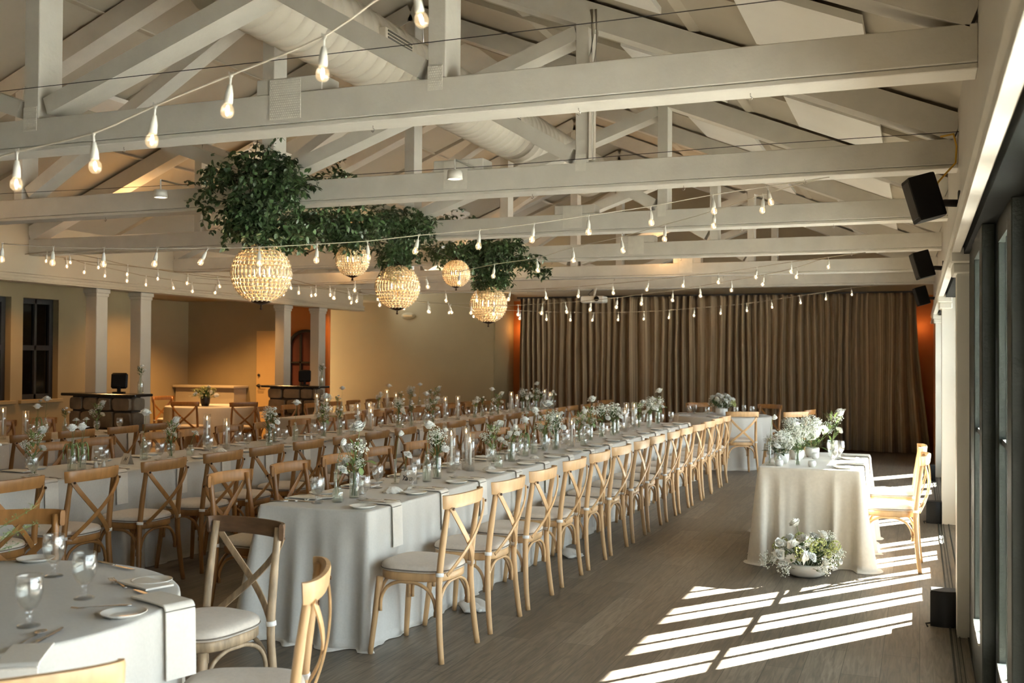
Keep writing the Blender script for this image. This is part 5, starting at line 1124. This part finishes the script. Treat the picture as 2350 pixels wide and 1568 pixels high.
# ------------------------------------------------------------ string lights
def strand(label, L0, R0, bulbs, dark=False, ends=None):
    """bulbs: pixels of lit globes; each is put where its sight line meets the vertical plane through both ends L0-R0 (x, y)"""
    (xa, ya), (xb, yb) = L0, R0; pts = []
    for bx, by in bulbs:
        d = ray(bx, by); den = d[0]*(yb-ya)-d[1]*(xb-xa); tt = (xa*(yb-ya)-ya*(xb-xa))/den; pts.append(V(d[0]*tt, d[1]*tt, EYE+d[2]*tt))
    pts.sort(key=lambda p: p.x); t = empty('string_light', (pts[0].x, pts[0].y, pts[0].z), 0, label, 'string light', 'string lights under the trusses'); o0 = pts[0].copy(); drop = .112
    tops = [p+V(0, 0, drop) for p in pts]; path = tops[:]
    if ends: path = ([V(*ends[0])] if ends[0] else [])+path+([V(*ends[1])] if ends[1] else [])
    MB().tube([p-o0 for p in catmull(path, 3)], .0032, 5).build('cord', M['cord_dark' if dark else 'cord'], t)
    r_ = random.Random(len(bulbs))
    for p in pts:
        lean = r_.gauss(0, .12); R_ = Matrix.Translation(p+V(0, 0, drop)-o0) @ Matrix.Rotation(lean, 4, 'Y') @ Matrix.Rotation(r_.gauss(0, .1), 4, 'X')
        if PROTO.get('drop') is None:
            sk = MB().tube([(0, 0, .006), (.001, 0, -.03)], .0032, 6).tube([(-.008, 0, .010), (-.006, 0, -.004), (0, 0, -.014), (.006, 0, -.004), (.008, 0, .010)], .0016, 5).lathe([(.001, -.028), (.007, -.03), (.0125, -.058), (.0135, -.085), (.001, -.086)], 12)
            gl = MB().lathe([(.011, -.086), (.0125, -.089), (.0185, -.098), (.0205, -.110), (.0185, -.121), (.012, -.129), (.0005, -.1315)], 16)
            fl_ = MB().lathe([(.0005, -.092), (.0040, -.097), (.0055, -.107), (.0042, -.118), (.0005, -.122)], 8)
            PROTO['drop'] = (sk.mesh('socket', M['trim']), gl.mesh('glass_globe', M['globe']), fl_.mesh('filament', M['filament']))
        o = bpy.data.objects.new('bulb', PROTO['drop'][0]); COL.objects.link(o); o.parent = t; o.matrix_local = R_
        for nm, me in (('glass_globe', PROTO['drop'][1]), ('filament', PROTO['drop'][2])): c_ = bpy.data.objects.new(nm, me); COL.objects.link(c_); c_.parent = o
PROTO = {}
strand('nearest string of globe bulbs crossing the top left of the view', (-4, 2.6), (0, 2.6), [(948, 50), (743, 172), (529, 257), (355, 325), (213, 386), (38, 426), (-120, 470)], ends=(None, (-.6, 2.6, 2.78)))
strand('string of globe bulbs sweeping right from the left edge to the second truss', (-9.8, 4.2), (-.56, 6.93), [(5, 597), (122, 605), (238, 608), (361, 608), (477, 608), (594, 606), (727, 599), (843, 592), (961, 579), (1100, 567), (1226, 552), (1350, 534), (1493, 513), (1635, 487), (1760, 468)], ends=(None, (-.54, 6.95, 2.79)))
strand('string of bulbs passing behind the chandeliers up to the second truss', (-9.8, 12.4), (-.61, 6.95), [(1752, 484), (1640, 520), (1527, 550), (1425, 577), (1315, 599), (1232, 622), (1135, 635), (1055, 650), (977, 660), (895, 664), (815, 668), (757, 678), (685, 674), (620, 672)], ends=((-9.8, 12.4, 2.75), (-.58, 6.97, 2.79)))
strand('upper string of bulbs over the curtain from the fourth truss', (-9.8, 9.3), (-.6, 11.95), [(1816, 625), (1737, 637), (1649, 650), (1569, 657), (1489, 667), (1406, 674), (1328, 681), (1250, 685), (1172, 689), (1092, 691), (1022, 691), (940, 690), (870, 688), (798, 685), (725, 678), (663, 663), (587, 655), (499, 659), (431, 652), (362, 641), (293, 631), (225, 615), (159, 604), (108, 601)], True, ((-9.8, 9.3, 2.8), (-.55, 11.97, 2.79)))
strand('middle string of bulbs over the curtain from the fourth truss', (-9.8, 9.9), (-.66, 12.0), [(1901, 614), (1829, 637), (1754, 654), (1679, 667), (1606, 680), (1544, 690), (1473, 698), (1417, 706), (1356, 712), (1297, 717), (1245, 720), (1189, 723), (1135, 722), (1082, 719), (1029, 719), (982, 716), (928, 709), (870, 701), (821, 693), (769, 685)], True, ((-9.8, 9.9, 2.8), (-.6, 12.0, 2.79)))
strand('lowest string of bulbs, farthest back across the curtain', (-9.8, 9.5), (-.64, 17.25), [(1953, 677), (1895, 687), (1834, 696), (1770, 706), (1713, 714), (1654, 720), (1594, 725), (1536, 730), (1478, 733), (1419, 735), (1363, 736), (1309, 735), (1253, 734), (1195, 732), (1140, 730), (1088, 727), (1034, 719), (985, 717), (932, 710), (871, 702), (809, 696), (763, 686), (713, 680), (650, 677), (560, 674), (497, 673), (440, 670), (393, 663), (335, 655), (293, 646), (241, 635), (195, 626), (152, 613)], True, ((-9.8, 9.5, 2.8), (-.6, 17.3, 2.79)))
for o in (CH, CHD, CHG): assert o.name in USED
